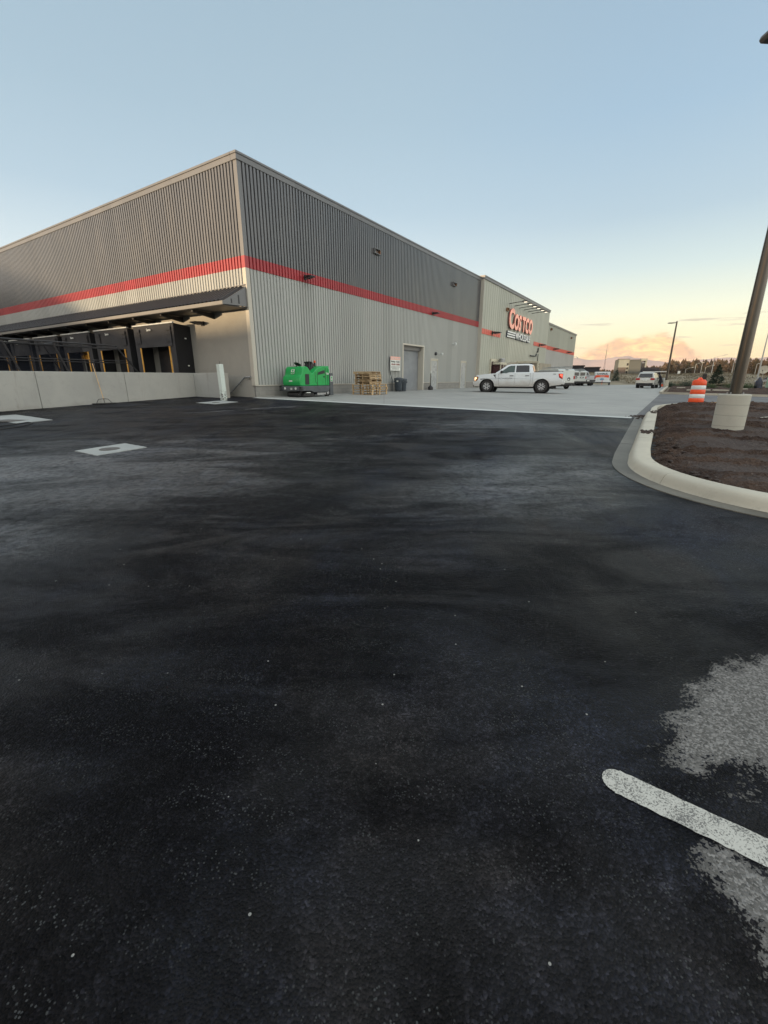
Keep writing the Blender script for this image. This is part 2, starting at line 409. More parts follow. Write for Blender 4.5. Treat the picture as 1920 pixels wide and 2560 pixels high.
def asphalt_mat():
    m, t, b, oc = base('fresh_asphalt')
    x, y, z = t.xyz(oc)
    big = t.noise(oc, .16, 5, .55, .8)
    mid = t.noise(t.mapping(oc, scale=(1, .45, 1), rot=(0, 0, -.5)), .55, 6, .62, 1.5)
    tint = t.noise(oc, .9, 3, .5, .6)
    fine = t.noise(oc, 48, 5, .8)
    vd = t.voro(oc, 115); vc = t.voro(oc, 115, out='Color')
    vr = t.xyz(vc)[0]
    dark = t.mix(t.smooth(tint, .35, .65), (.0026, .0031, .0052), (.0054, .0046, .0046))
    light = t.mix(t.smooth(tint, .35, .65), (.013, .0150, .023), (.022, .0190, .0180))
    col = t.mix(t.smooth(t.m('ADD', t.m('MULTIPLY', big, .45), t.m('MULTIPLY', mid, .55)), .42, .58), dark, light)
    def patch(cx, cy, rx, ry, rot):
        ca, sa = math.cos(rot), math.sin(rot)
        ux = t.m('SUBTRACT', x, cx); uy = t.m('SUBTRACT', y, cy)
        p = t.m('DIVIDE', t.m('ADD', t.m('MULTIPLY', ux, ca), t.m('MULTIPLY', uy, sa)), rx)
        q = t.m('DIVIDE', t.m('SUBTRACT', t.m('MULTIPLY', uy, ca), t.m('MULTIPLY', ux, sa)), ry)
        return t.m('SQRT', t.m('ADD', t.m('MULTIPLY', p, p), t.m('MULTIPLY', q, q)))
    fan0 = t.noise(t.mapping(oc, scale=(.6, 1.5, 1), rot=(0, 0, .62)), .8, 8, .62, .9)
    tong = t.m('MINIMUM', patch(-1.0, 3.6, 3.6, 1.5, 1.95), patch(-1.6, 11.5, 6.5, 3.6, 1.75))
    tong = t.m('SUBTRACT', 1.0, t.smooth(t.m('ADD', tong, t.m('MULTIPLY', t.m('SUBTRACT', t.noise(t.mapping(oc, scale=(.7, 1.5, 1), rot=(0, 0, .9)), 1.1, 7, .66, .7), .5), 1.6)), .35, 1.25))
    fan = t.m('ADD', t.m('SUBTRACT', fan0, .045), t.m('MULTIPLY', tong, .10))
    col = t.mix(t.m('MULTIPLY', t.smooth(fan, .40, .60), .85), col, (.0030, .0030, .0040))
    mott = t.noise(oc, 11, 6, .8)
    col = t.mix(1.0, col, t.ramp(mott, [(.32, .55), (.5, 1.0), (.68, 1.75)]), 'MULTIPLY')
    # stones: each one its own tone, a few pale specks
    col = t.mix(1.0, col, t.ramp(vr, [(0, .4), (.5, .85), (.85, 1.5), (1, 2.8)]), 'MULTIPLY')
    fl = t.m('MULTIPLY', t.m('GREATER_THAN', t.xyz(t.voro(oc, 130, out='Color'))[2], .90), t.m('LESS_THAN', t.voro(oc, 130), .42))
    col = t.mix(t.m('MULTIPLY', fl, t.smooth(t.noise(oc, 2.1, 4, .7), .38, .62)), col, (.052, .055, .056))
    speck = t.m('GREATER_THAN', t.xyz(t.voro(oc, 42, out='Color'))[1], .996)
    speck = t.m('MULTIPLY', speck, t.m('LESS_THAN', t.voro(oc, 42), .22))
    col = t.mix(t.m('MULTIPLY', speck, .8), col, (.32, .32, .30))
    # older dry grey asphalt showing through at the edge of the seal coat
    wob = t.m('ADD', t.m('MULTIPLY', t.m('SUBTRACT', t.noise(t.mapping(oc, scale=(1, 1.9, 1), rot=(0, 0, .5)), 2.6, 9, .74, .4), .5), 1.5), t.m('MULTIPLY', t.m('SUBTRACT', vr, .5), .22))
    hp = t.m('MAXIMUM', t.m('ADD', 1.0, t.m('MULTIPLY', t.m('SUBTRACT', 1.10, x), 3.0)), t.m('ADD', 1.0, t.m('MULTIPLY', t.m('ADD', t.m('SUBTRACT', y, 1.93), t.m('MULTIPLY', x, .71)), 3.0)))
    dd = t.m('MINIMUM', patch(2.32, 1.70, 1.0, .44, .22), hp)
    pf = t.m('SUBTRACT', 1.0, t.smooth(t.m('ADD', dd, wob), .96, 1.03))
    old = t.ramp(vr, [(0, (.09, .088, .082)), (.5, (.155, .150, .142)), (1, (.27, .262, .25))])
    col = t.mix(pf, col, old)
    # chalky scuffs
    def streak(ax, ay, bx, by, wid, amt, col):
        vx, vy = bx - ax, by - ay; L2 = vx * vx + vy * vy; L = math.sqrt(L2)
        s_ = t.m('DIVIDE', t.m('ADD', t.m('MULTIPLY', t.m('SUBTRACT', x, ax), vx), t.m('MULTIPLY', t.m('SUBTRACT', y, ay), vy)), L2)
        d_ = t.m('DIVIDE', t.m('SUBTRACT', t.m('MULTIPLY', t.m('SUBTRACT', x, ax), vy), t.m('MULTIPLY', t.m('SUBTRACT', y, ay), vx)), L)
        d_ = t.m('ADD', d_, t.m('MULTIPLY', t.m('SUBTRACT', t.noise(oc, .8, 3), .5), .9))
        f = t.m('MULTIPLY', t.m('SUBTRACT', 1.0, t.smooth(t.m('ABSOLUTE', d_), 0, wid)), t.m('MULTIPLY', t.smooth(s_, -.05, .1), t.m('SUBTRACT', 1.0, t.smooth(s_, .9, 1.1))))
        f = t.m('MULTIPLY', f, t.smooth(t.noise(t.mapping(oc, scale=(1, 1, 1)), 5, 6, .75), .45, .62))
        return t.mix(t.m('MULTIPLY', f, amt), col, (.20, .20, .20))
    col = streak(-6.7, 14.9, -3.2, 17.1, .38, .8, col)
    col = streak(-1.6, 9.5, 2.4, 10.8, .3, .25, col)
    t.put(b.inputs['Base Color'], col)
    r = t.ramp(t.m('ADD', t.m('MULTIPLY', mid, .6), t.m('MULTIPLY', big, .4)), [(.36, .36), (.5, .52), (.62, .74)])
    wob2 = t.m('ADD', t.m('MULTIPLY', t.m('SUBTRACT', t.noise(t.mapping(oc, scale=(.6, 1.5, 1), rot=(0, 0, -.35)), .9, 9, .72, 1.0), .5), 2.0), t.m('MULTIPLY', t.m('SUBTRACT', vr, .5), .5))
    sm_ = t.m('MINIMUM', t.m('MINIMUM', patch(-6.0, 6.2, 4.4, 3.0, .5), t.m('ADD', .45, patch(2.0, 6.0, 2.8, 1.6, .6))), t.m('ADD', .8, patch(2.6, 11.5, 4.5, 2.5, -.3)))
    slick = t.m('SUBTRACT', 1.0, t.smooth(t.m('ADD', sm_, wob2), .15, 1.45))
    slick = t.m('MULTIPLY', slick, t.m('MULTIPLY', t.smooth(mott, .30, .62), t.m('SUBTRACT', 1.0, t.m('MULTIPLY', t.smooth(fan, .42, .58), .65))))
    r = t.m('MULTIPLY', r, t.m('SUBTRACT', 1.0, t.m('MULTIPLY', slick, .30)))
    t.put(b.inputs['Roughness'], t.m('MAXIMUM', r, t.m('MULTIPLY', pf, .85)))
    t.put(b.inputs['Specular IOR Level'], t.m('ADD', t.m('SUBTRACT', .17, t.m('MULTIPLY', t.smooth(fan, .38, .60), .11)), t.m('MULTIPLY', slick, 2.0)))
    h = t.m('ADD', t.m('ADD', t.m('MULTIPLY', vd, -.7), t.m('MULTIPLY', vr, .8)), t.m('MULTIPLY', fine, .7))
    n1_ = t.bump(t.noise(oc, 1.1, 3), .25, .03)
    t.put(b.inputs['Normal'], t.bump(h, .75, .010, n1_))
    return m
M['asphalt'] = asphalt_mat()
M['oldasphalt'] = pm('worn_asphalt', (.15, .15, .15), (.115, .115, .118), .6, .8, .4, 60, spec=.3)
def line_mat():
    m, t, b, oc = base('worn_white_line')
    n = t.noise(oc, 150, 3, .8); n2 = t.noise(oc, 9, 5, .7)
    pits = t.smooth(t.m('ADD', n, t.m('MULTIPLY', t.m('SUBTRACT', n2, .5), .6)), .56, .60)
    t.put(b.inputs['Base Color'], t.mix(t.m('MULTIPLY', pits, .8), (.46, .455, .41), (.07, .07, .07)))
    b.inputs['Roughness'].default_value = .75
    t.put(b.inputs['Normal'], t.bump(t.m('MULTIPLY', pits, -1.0), .6, .006))
    return m
M['line'] = line_mat()
def soil_mat():
    m, t, b, oc = base('soil')
    n = t.noise(oc, 1.1, 7, .68, .6); n2 = t.noise(oc, 18, 5, .75); cl = t.voro(oc, 24)
    col = t.mix(t.smooth(n, .35, .62), (.048, .029, .022), (.115, .075, .055))
    col = t.mix(t.m('MULTIPLY', t.smooth(n2, .55, .75), .6), col, (.17, .12, .085))
    x_, y_, z_ = t.xyz(oc)
    aa = t.m('ADD', t.m('MULTIPLY', t.m('ADD', x_, 6.17), .544), t.m('MULTIPLY', t.m('SUBTRACT', y_, 21.6), .839))
    bb = t.m('ADD', t.m('MULTIPLY', t.m('ADD', x_, 6.17), .839), t.m('MULTIPLY', t.m('SUBTRACT', y_, 21.6), -.544))
    lo_ = t.node('ShaderNodeAttribute', attribute_name='loose').outputs['Fac']
    band = t.m('SUBTRACT', 1.0, t.m('ADD', lo_, t.m('MULTIPLY', t.m('SUBTRACT', t.noise(oc, 9, 6, .75), .5), .7)))
    col = t.mix(t.m('MULTIPLY', t.smooth(band, .45, .72), .72), col, (.125, .104, .096))
    col = t.mix(t.m('MULTIPLY', t.smooth(band, .50, .40), .0), col, (.05, .03, .025))
    st = t.m('MULTIPLY', t.m('GREATER_THAN', t.xyz(t.voro(oc, 30, out='Color'))[0], .965), t.m('LESS_THAN', t.voro(oc, 30), .3))
    col = t.mix(t.m('MULTIPLY', st, .8), col, (.28, .24, .20))
    t.put(b.inputs['Base Color'], col); b.inputs['Roughness'].default_value = .92
    b.inputs['Specular IOR Level'].default_value = .25
    t.put(b.inputs['Normal'], t.bump(t.m('ADD', n2, t.m('MULTIPLY', cl, 1.0)), 1.0, .09))
    return m
M['soil'] = soil_mat()
M['field'] = pm('dry_ground', (.13, .10, .075), (.20, .165, .11), .08, .95, .5, 3, spec=.2)
M['grass'] = pm('dry_grass', (.25, .215, .15), (.16, .138, .098), .25, .9, .6, 4, spec=.15, stretch=(1, 1, 1))
M['wood'] = pm('pallet_wood', (.62, .44, .24), (.50, .34, .17), 5, .75, .3, 30, stretch=(1, 1, 1))
M['woodw'] = pm('weathered_pallet_wood', (.50, .37, .22), (.38, .27, .15), 5, .8, .3, 30)
M['handle'] = pm('broom_handle_wood', (.62, .42, .22), (.50, .32, .15), 6, .6)
def leaf(name, c1, c2):
    m, t, b, oc = base(name)
    g = t.node('ShaderNodeNewGeometry')
    t.put(b.inputs['Base Color'], t.mix(g.outputs['Random Per Island'], c1, c2))
    b.inputs['Roughness'].default_value = .8; b.inputs['Specular IOR Level'].default_value = .2
    return m
M['pine'] = leaf('autumn_pine_needles', (.055, .046, .030), (.125, .082, .052))
M['pine2'] = leaf('green_pine_needles', (.035, .042, .024), (.085, .070, .036))
M['spruce'] = leaf('spruce_needles', (.016, .030, .020), (.040, .058, .034))
M['shrub'] = leaf('shrub_leaves', (.030, .050, .022), (.075, .100, .040))
M['bark'] = pm('bark', (.06, .04, .03), (.10, .06, .045), 6, .9)
M['hillfar'] = pm('far_mountain', (.50, .36, .31), (.42, .31, .28), .003, .95, spec=.1)  # pink alpenglow is put into the mountain colour
M['hill'] = pm('added_hillside', (.05, .045, .03), (.08, .07, .045), .05, .95, spec=.1)

# ================================================================== GROUND
def sheet_ab(name, As, Bs, mat, dzf=0.0, skip=None, zf=None):
    mb = MB()
    idx = {}
    for i, a in enumerate(As):
        for j, b in enumerate(Bs):
            x, y = W2(a, b); z = (zf(a, b) if zf else zg(a, b)) + dzf
            idx[i, j] = len(mb.v); mb.v.append(Vector((x, y, z)))
    for i in range(len(As) - 1):
        for j in range(len(Bs) - 1):
            if skip and skip((As[i] + As[i + 1]) / 2, (Bs[j] + Bs[j + 1]) / 2): continue
            mb.f.append((idx[i, j], idx[i + 1, j], idx[i + 1, j + 1], idx[i, j + 1]))
    return structure(mb.build(name, mat))
def zfar(a, b):
    r = math.hypot(a, b)
    t = max(0, min(1, (r - 70) / 60)); return zg(a, b) * (1 - t) + .75 * t
Ag = [-3300, -2000, -900, -300, -120, -45, -20, -1, 0, 22, 50, 80, 100, 130, 200, 400, 900, 2000, 3300]
sheet_ab('ground', Ag, [-3300, -2000, -900, -300, -120, -60, -30, -3.4, 0, 15.9, 30, 45, 60, 80, 110, 150, 250, 500, 1200, 2200, 3300],
         M['field'], -.05, skip=lambda a, b: (-45 < a < 0 and -60 < b < -3.4), zf=zfar)
sheet_ab('asphalt', [-45, -30, -20, -10, -5, -1, 0], [-3.3, 0, 4, 8, 16, 24, 36, 60], M['asphalt'], 0, skip=None)
sheet_ab('dock_court', [-45, -20, 0], [-60, -30, -3.4], M['oldasphalt'], 0, zf=lambda a, b: -.35)
sheet_ab('concrete_apron', [0, 20, 50, 84], [0, 5, 10, 16.05], M['apron'], .006)
sheet_ab('side_road', [.0, 8, 16, 23.6], [16.05, 24, 36, 60], M['oldasphalt'], .0)
# thin white edge band of the apron slab
sheet_ab('concrete_band', [-.34, .0], [.1, 4, 8, 12, 16.0], M['band'], .008)

# kerb and gutter swept along the island edge
def arc(cx, cy, r, a0, a1, n): return [(cx + r * math.cos(a0 + (a1 - a0) * i / n), cy + r * math.sin(a0 + (a1 - a0) * i / n)) for i in range(n + 1)]
def kerb_path():
    p = [(.65 - .55 * i, 16.32 + .012 * i) for i in range(13)]            # straight run towards the camera
    ca, cb, r = -6.55, 18.72, 2.22
    p += arc(ca, cb, r, -PI / 2 - .1, -PI / 2 - 1.25, 12)
    a, b = p[-1]
    for i in range(1, 28): p.append((a - .018 * i * 1.0 - .05 * min(i, 8), b + .42 * i))
    return p
KP = kerb_path()
def sweep(name, path, prof, mat, flip=1, gaps=None, zoff=0, smooth=True):
    """prof: (offset towards the island, height)"""
    mb = MB(); n = len(prof); rings = []
    for i, (a, b) in enumerate(path):
        a0, b0 = path[max(i - 1, 0)]; a1, b1 = path[min(i + 1, len(path) - 1)]
        L = math.hypot(a1 - a0, b1 - b0); nx, ny = -(b1 - b0) / L * flip, (a1 - a0) / L * flip
        rings.append([(a + nx * d, b + ny * d, h) for d, h in prof])
    def addring(r, w_=0):
        k = len(mb.v)
        for a, b, h in r:
            x, y = W2(a, b); mb.v.append(Vector((x, y, zg(a, b) + h + zoff)))
        return k
    prev = None
    for i, r in enumerate(rings):
        if gaps and i in gaps and prev is not None:
            q = [tuple(Vector(r[j]).lerp(Vector(rings[i - 1][j]), .03)) for j in range(n)]
            k = addring(q)
            for j in range(n - 1): mb.f.append((prev + j, prev + j + 1, k + j + 1, k + j))
            dip = addring([(a, b, h - .02) for a, b, h in q]); dip2 = addring([(a, b, h - .02) for a, b, h in r])
            for u_, v_ in ((k, dip), (dip, dip2)):
                for j in range(n - 1): mb.f.append((u_ + j, u_ + j + 1, v_ + j + 1, v_ + j))
            k = addring(r)
            for j in range(n - 1): mb.f.append((dip2 + j, dip2 + j + 1, k + j + 1, k + j))
            prev = k; continue
        k = addring(r)
        if prev is not None:
            for j in range(n - 1): mb.f.append((prev + j, prev + j + 1, k + j + 1, k + j))
        prev = k
    return structure(mb.build(name, mat, smooth=smooth, weld=False))
gp = {5, 10, 19, 27, 36, 44}
kp = [(-.045, .0), (-.035, .012), (-.02, .05), (.0, .095), (.022, .128), (.05, .145), (.08, .15), (.25, .152), (.265, .145), (.27, .05), (.27, -.1)]
sweep('kerb', KP, kp, M['kerb'], flip=-1, gaps=gp)
sweep('gutter', KP, [(-.275, -.06), (-.27, .006), (-.15, .002), (-.08, -.0), (-.044, .004)], M['gutter'], flip=-1, gaps=gp, zoff=.004)
# far kerb of the island along the side road, and the kerb of the next island
sweep('kerb_far', [(.7, 16.4), (3, 16.35), (4.6, 16.4), (6.2, 16.75), (7.6, 17.3), (8.6, 18.2), (9.2, 19.6), (9.5, 24), (9.6, 40)], [(0, 0), (0, .13), (.16, .135), (.17, 0)], M['kerb'], flip=1, smooth=False)
sweep('kerb_road', [(60, 16.1), (40, 16.1), (25, 16.1), (24.2, 16.3), (23.9, 17.2), (23.9, 30), (23.9, 60)], [(0, 0), (0, .14), (.16, .145), (.17, 0)], M['kerb'], flip=1, smooth=False)

# soil of the islands: rough, rutted, mounded
def soil_sheet(name, a0, a1, b0, b1, na, nb, top, inside, amp=.07, rut=True, edge=.4):
    mb = MB(); idx = {}; loose = []
    for i in range(na + 1):
        for j in range(nb + 1):
            a = a0 + (a1 - a0) * i / na; b = b0 + (b1 - b0) * j / nb
            d = inside(a, b)
            if d < -.03: idx[i, j] = None; continue
            x, y = W2(a, b)
            e = max(0, min(1, d / edge))
            h = noise.fractal(Vector((x * .9, y * .9, 1.3)), 1.0, 2.2, 4) * amp
            wv = .30 * noise.noise(Vector((b * .5, a * .35, 0))) + .05 * noise.noise(Vector((b * 3, a * 3, 9)))
            rd = max(0.0, math.sin((a + wv) * 7.4)) ** 1.5 if rut else .5
            rd *= max(0.0, min(1.0, .75 + .9 * noise.noise(Vector((b * .45, a * .9, 7)))))
            lo = max(rd, 1 - min(1, d / .8)) if rut else .7
            cl = noise.fractal(Vector((x * 6, y * 6, 4.3)), .75, 2.1, 5)
            h += rd * .075 + cl * (.012 + .045 * lo) + abs(noise.noise(Vector((x * 19, y * 19, 2)))) * .030 * lo
            h -= .05 * math.exp(-(d / .12) ** 2)
            idx[i, j] = len(mb.v); loose.append(min(1, lo + .5 * max(0, cl)))
            mb.v.append(Vector((x, y, zg(a, b) + top(a, b) * (.35 + .65 * e) + h * (.3 + .7 * e) - .02)))
    for i in range(na):
        for j in range(nb):
            q = [idx[i, j], idx[i + 1, j], idx[i + 1, j + 1], idx[i, j + 1]]
            if all(v is not None for v in q): mb.f.append(tuple(q))
    o = structure(mb.build(name, M['soil'], smooth=True, weld=False))
    at = o.data.attributes.new('loose', 'FLOAT', 'POINT')
    for k, v in enumerate(loose): at.data[k].value = v
    return o
def in_isl(a, b):
    d = 99
    for i in range(len(KP) - 1):
        (p, q), (r, s) = KP[i], KP[i + 1]; L = math.hypot(r - p, s - q)
        t = max(0, min(1, ((a - p) * (r - p) + (b - q) * (s - q)) / L / L))
        d = min(d, math.hypot(a - p - t * (r - p), b - q - t * (s - q)))
    ins = b > 16.3 and a > -9.9
    if a < -6.55 and b < 18.72: ins = ins and math.hypot(a + 6.55, b - 18.72) < 2.2
    elif a < -6.5: ins = ins and a > -8.7 - .018 * (b - 18.7) / .42 - .35
    far = 99
    fp = [(.7, 16.4), (3, 16.35), (4.6, 16.4), (6.2, 16.75), (7.6, 17.3), (8.6, 18.2), (9.2, 19.6), (9.5, 24), (9.6, 40)]
    for i in range(len(fp) - 1):
        (p, q), (r, s) = fp[i], fp[i + 1]
        if min(p, r) <= a <= max(p, r):
            bb = q + (s - q) * (a - p) / max(1e-6, r - p); far = min(far, b - bb - .15)
    if a > 9.5: far = -1
    return min((d - .27) if ins else -d, far)
top1 = lambda a, b: .07 + .07 * max(0, min(1, (b - 16.9))) + .07 * math.exp(-((a + 2.7) / 1.2) ** 2 - ((b - 18.1) / 1.0) ** 2) + .12 * math.exp(-((a - 2.5) / 2.2) ** 2 - ((b - 17.8) / 1.2) ** 2) + .12 * math.exp(-((a - .2) / 1.2) ** 2 - ((b - 19) / 2.2) ** 2)
soil_sheet('soil_bed', -9.4, 1.4, 16.3, 21.2, 400, 180, top1, in_isl, amp=.06, edge=.22)
soil_sheet('soil_bed', -9.4, 1.4, 21.16, 26, 110, 50, top1, in_isl, amp=.06, edge=.22)
soil_sheet('soil_bed', 1.36, 9.7, 16.3, 26, 180, 190, top1, in_isl, amp=.06, edge=.22)
sheet_ab('soil_flat', [-9.0, 0, 8.8], [25.9, 40, 60], M['soil'], .12)
soil_sheet('soil_bed', 24.2, 62, 16.4, 46, 190, 150, lambda a, b: .12 + .5 * math.exp(-((a - 40) / 9) ** 2 - ((b - 30) / 5) ** 2), lambda a, b: min(a - 24.2, b - 16.35), amp=.12, rut=False, edge=.3)
# dry grass rise beyond the lot
def berm():
    mb = MB(); na, nr = 70, 14; idx = {}
    for i in range(na + 1):
        azr = math.radians(14 + 56 * i / na)
        for j in range(nr + 1):
            r0 = 84 + 6 * math.sin(i * .3); r = r0 + 62 * j / nr
            t = min(1, (j / nr) / .55); t = t * t * (3 - 2 * t)
            z = .55 + t * (2.15 + .35 * math.sin(i * .23)) + .25 * noise.noise(Vector((i * .4, j * .6, 2)))
            if azr > math.radians(36.5): z -= t * min(1, (azr - math.radians(36.5)) * 14) * 1.15
            idx[i, j] = len(mb.v); mb.v.append(Vector((math.sin(azr) * r, math.cos(azr) * r, z)))
    for i in range(na):
        for j in range(nr): mb.f.append((idx[i, j], idx[i + 1, j], idx[i + 1, j + 1], idx[i, j + 1]))
    return structure(mb.build('grass_rise', M['grass'], smooth=True)), mb
bo, bmb = berm()
def tufts():
    mb = MB(); rnd = random.Random(3)
    for k in range(22000):
        azr = math.radians(rnd.uniform(16, 60)); r = rnd.uniform(88, 128)
        i = (math.degrees(azr) - 14) / 56 * 70; r0 = 84 + 6 * math.sin(i * .3); j = (r - r0) / 62 * 14
        if j < 0: continue
        t = min(1, (j / 14) / .55); t = t * t * (3 - 2 * t)
        z = .50 + t * (2.15 + .35 * math.sin(i * .23))
        if azr > math.radians(36.5): z -= t * min(1, (azr - math.radians(36.5)) * 14) * 1.15
        x, y = math.sin(azr) * r, math.cos(azr) * r
        h = rnd.uniform(.12, .38); wd = rnd.uniform(.05, .16); an = rnd.uniform(0, PI); lx = rnd.uniform(-.2, .2)
        cx, cy = math.cos(an) * wd, math.sin(an) * wd
        mb.add([(x - cx, y - cy, z), (x + cx, y + cy, z), (x + lx, y, z + h)], [(0, 1, 2)])
    o = mb.build('dry_grass', M['grass'], weld=False)
    return tag(o, 'tall dry tan grass on the rise beyond the parking lot', 'grass', kind='stuff')
tufts()
# mountains far to the east
def range_(name, dist, prof, mat, seed, amp, a0=-20, a1=75):
    mb = MB(); n = 260; rows = 9; idx = {}
    for i in range(n + 1):
        azd = a0 + (a1 - a0) * i / n; azr = math.radians(azd)
        H = prof(azd) + noise.fractal(Vector((azd * .35, seed, 0)), 1, 2.1, 5) * amp
        for j in range(rows + 1):
            t = j / rows; r = dist + (dist * .35) * t
            z = max(0, H) * math.sin(min(1, t * 1.25) * PI / 2) ** 1.2 * (1 if t < .8 else (1 - (t - .8) * 2))
            z += noise.fractal(Vector((azd * 1.1, t * 6, seed)), 1, 2.1, 4) * amp * .5 * t
            idx[i, j] = len(mb.v); mb.v.append(Vector((math.sin(azr) * r, math.cos(azr) * r, z)))
    for i in range(n):
        for j in range(rows): mb.f.append((idx[i, j], idx[i + 1, j], idx[i + 1, j + 1], idx[i, j + 1]))
    return structure(mb.build(name, mat, smooth=True))
range_('hills', 2700, lambda d: 120 + 13 * math.sin(d * .33) + 9 * math.sin(d * .9 + 1), M['hillfar'], 5.0, 16)
# added rise behind the camera, unseen, shaped to keep sun off the lower walls
def shade_ridge():
    mb = MB(); pts = []
    for b in range(-260, 261, 6):
        z = 9.6 if b > -12 else 9.6 + (-12 - b) * .55 if b > -17 else 12.35 + (-17 - b) * .28 if b > -36 else 17.7
        z += noise.noise(Vector((b * .11, 0, 3))) * .35
        if b > 0: z = 9.6 + noise.noise(Vector((b * .11, 0, 3))) * .35 + min(2.4, b * .05)
        x, y = W2(0, b); x += S.x / ce * 122; y += S.y / ce * 122
        pts.append((x, y, z))
    n = len(pts); nb = Vector((SUN_AZ[0], SUN_AZ[1], 0))
    for k, off in enumerate((-26, -9, 0, 30, 90)):
        for x, y, z in pts:
            f = (0, .75, 1, .9, -.02)[k]; mb.v.append(Vector((x + nb.x * off, y + nb.y * off, z * f - (.9 if k in (0, 4) else 0))))
    for k in range(4):
        for i in range(n - 1): mb.f.append((k * n + i, k * n + i + 1, (k + 1) * n + i + 1, (k + 1) * n + i))
    return structure(mb.build('hill', M['hill'], smooth=True))
shade_ridge()

# unseen bluff added to the left, well outside the frame; it darkens what the glossy left wall mirrors
mb = MB(); rows_ = []
for k in range(46):
    y = 14 + k * 3.2; hgt = 3 + 14 * max(0, min(1, (y - 20) / 32)) + noise.noise(Vector((y * .21, 2, 7))) * 1.3 + noise.noise(Vector((y * .9, 2, 7))) * .5
    rows_.append([(-76 - .12 * k, y, -.6), (-79 - .12 * k, y, hgt * .72), (-84 - .12 * k, y, hgt), (-98, y, hgt * .85), (-130, y, -.6)])
for q in rows_: mb.v += [Vector(p) for p in q]
mb.f = [(i * 5 + j, i * 5 + j + 1, i * 5 + 6 + j, i * 5 + 5 + j) for i in range(45) for j in range(4)]
structure(mb.build('hill', M['hill'], smooth=True))

# ================================================================== WAREHOUSE
WH = empty('warehouse', (C0.x, C0.y, 0), FR, 'long grey metal-clad warehouse with red stripe and dark upper walls', 'warehouse')
# local: x = along the right wall, y = along the left wall, so the right wall faces -y and the left wall faces -x
def corr(name, mat, side, u0, u1, zr, off=0.0, pitch=.2, dep=.074, holes=(), prof=None, parent=None, zfun=None):
    prof = prof or [(0, 0), (.28, 0), (.34, 1), (.94, 1), (1.0, 0)]
    mb = MB()
    def P(u, d, z): return (u, -(off + d), z) if side == 'R' else (-(off + d), u, z)
    n = int(round((u1 - u0) / pitch)); pitch = (u1 - u0) / n
    for i in range(n):
        ua = u0 + i * pitch; mid = ua + pitch / 2
        spans = [list(zr)]
        for h0, h1, ht in holes:
            if h0 <= mid <= h1: spans = [[max(zr[0], ht), zr[1]]]
        for z0, z1 in spans:
            if z1 <= z0: continue
            for (p, d), (q, e) in zip(prof[:-1], prof[1:]):
                mb.add([P(ua + p * pitch, d * dep, z0), P(ua + q * pitch, e * dep, z0), P(ua + q * pitch, e * dep, z1), P(ua + p * pitch, d * dep, z1)], [(0, 1, 2, 3)])
    return mb.build(name, mat, parent or WH)
TOP = 10.34; SB, ST = 6.31, 6.79; LB = 1.30
holesA = ((13.75, 16.95, 3.90), (18.15, 19.45, 3.08), (24.15, 25.45, 3.10))
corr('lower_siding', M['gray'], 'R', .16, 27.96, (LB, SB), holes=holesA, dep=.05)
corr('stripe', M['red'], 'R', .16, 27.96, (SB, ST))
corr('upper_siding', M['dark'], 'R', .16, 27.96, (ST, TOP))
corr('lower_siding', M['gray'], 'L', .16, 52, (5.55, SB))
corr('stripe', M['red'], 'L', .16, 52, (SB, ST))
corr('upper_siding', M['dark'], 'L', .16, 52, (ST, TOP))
# corner trim (angle), one piece per colour
for z0, z1, mt in ((LB - .03, SB, 'trim'), (SB, ST, 'red'), (ST, TOP, 'trimd')):
    mb = MB(); w_ = .17
    mb.prism([(-.055, -.055), (w_, -.055), (w_, -.045), (-.045, -.045), (-.045, w_), (-.055, w_)], z0, z1, plane='xy')
    mb.build('corner_trim', M[mt], WH)
# coping
def coping(x0, x1, y0, y1, z0, z1, name='coping', mat='trimd'):
    mb = MB(); mb.box(x0, x1, y0, y1, z0, z1 - .09); mb.box(x0 - .03, x1 + .03, y0 - .03, y1 + .03, z1 - .088, z1)
    return mb.build(name, M[mat], WH, bevel=.008)
coping(-.10, 27.95, -.10, .25, TOP - .02, 10.62)
coping(-.10, .25, .255, 52, TOP - .02, 10.62)
# inner body of each wing (closed volumes behind the cladding)
mb = MB(); mb.box(.10, 13.7, .10, 52, .55, 10.4); mb.box(13.7, 17.0, .46, 52, .55, 10.4); mb.box(13.7, 17.0, .10, .46, 3.92, 10.4)
mb.box(17.0, 28.0, .10, 52, .55, 10.4)
mb.build('inner_wall', M['smooth'], WH)
# painted block base course, butted between the openings
for x0, x1 in ((0, 13.72), (16.98, 18.12), (19.48, 24.12), (25.48, 27.98)):
    mb = MB(); mb.box(x0, x1, -.02, .09, .5, 1.275); mb.build('base_course', M['block'], WH)
    mb = MB(); mb.box(x0, x1, -.052, -.0205, 1.255, 1.298); mb.build('base_flashing', M['trim'], WH)
# left wall: painted dock wall with base
mb = MB(); mb.box(-.02, .095, 0.095, 52, -.4, 5.56); mb.build('dock_wall', M['dwall'], WH)
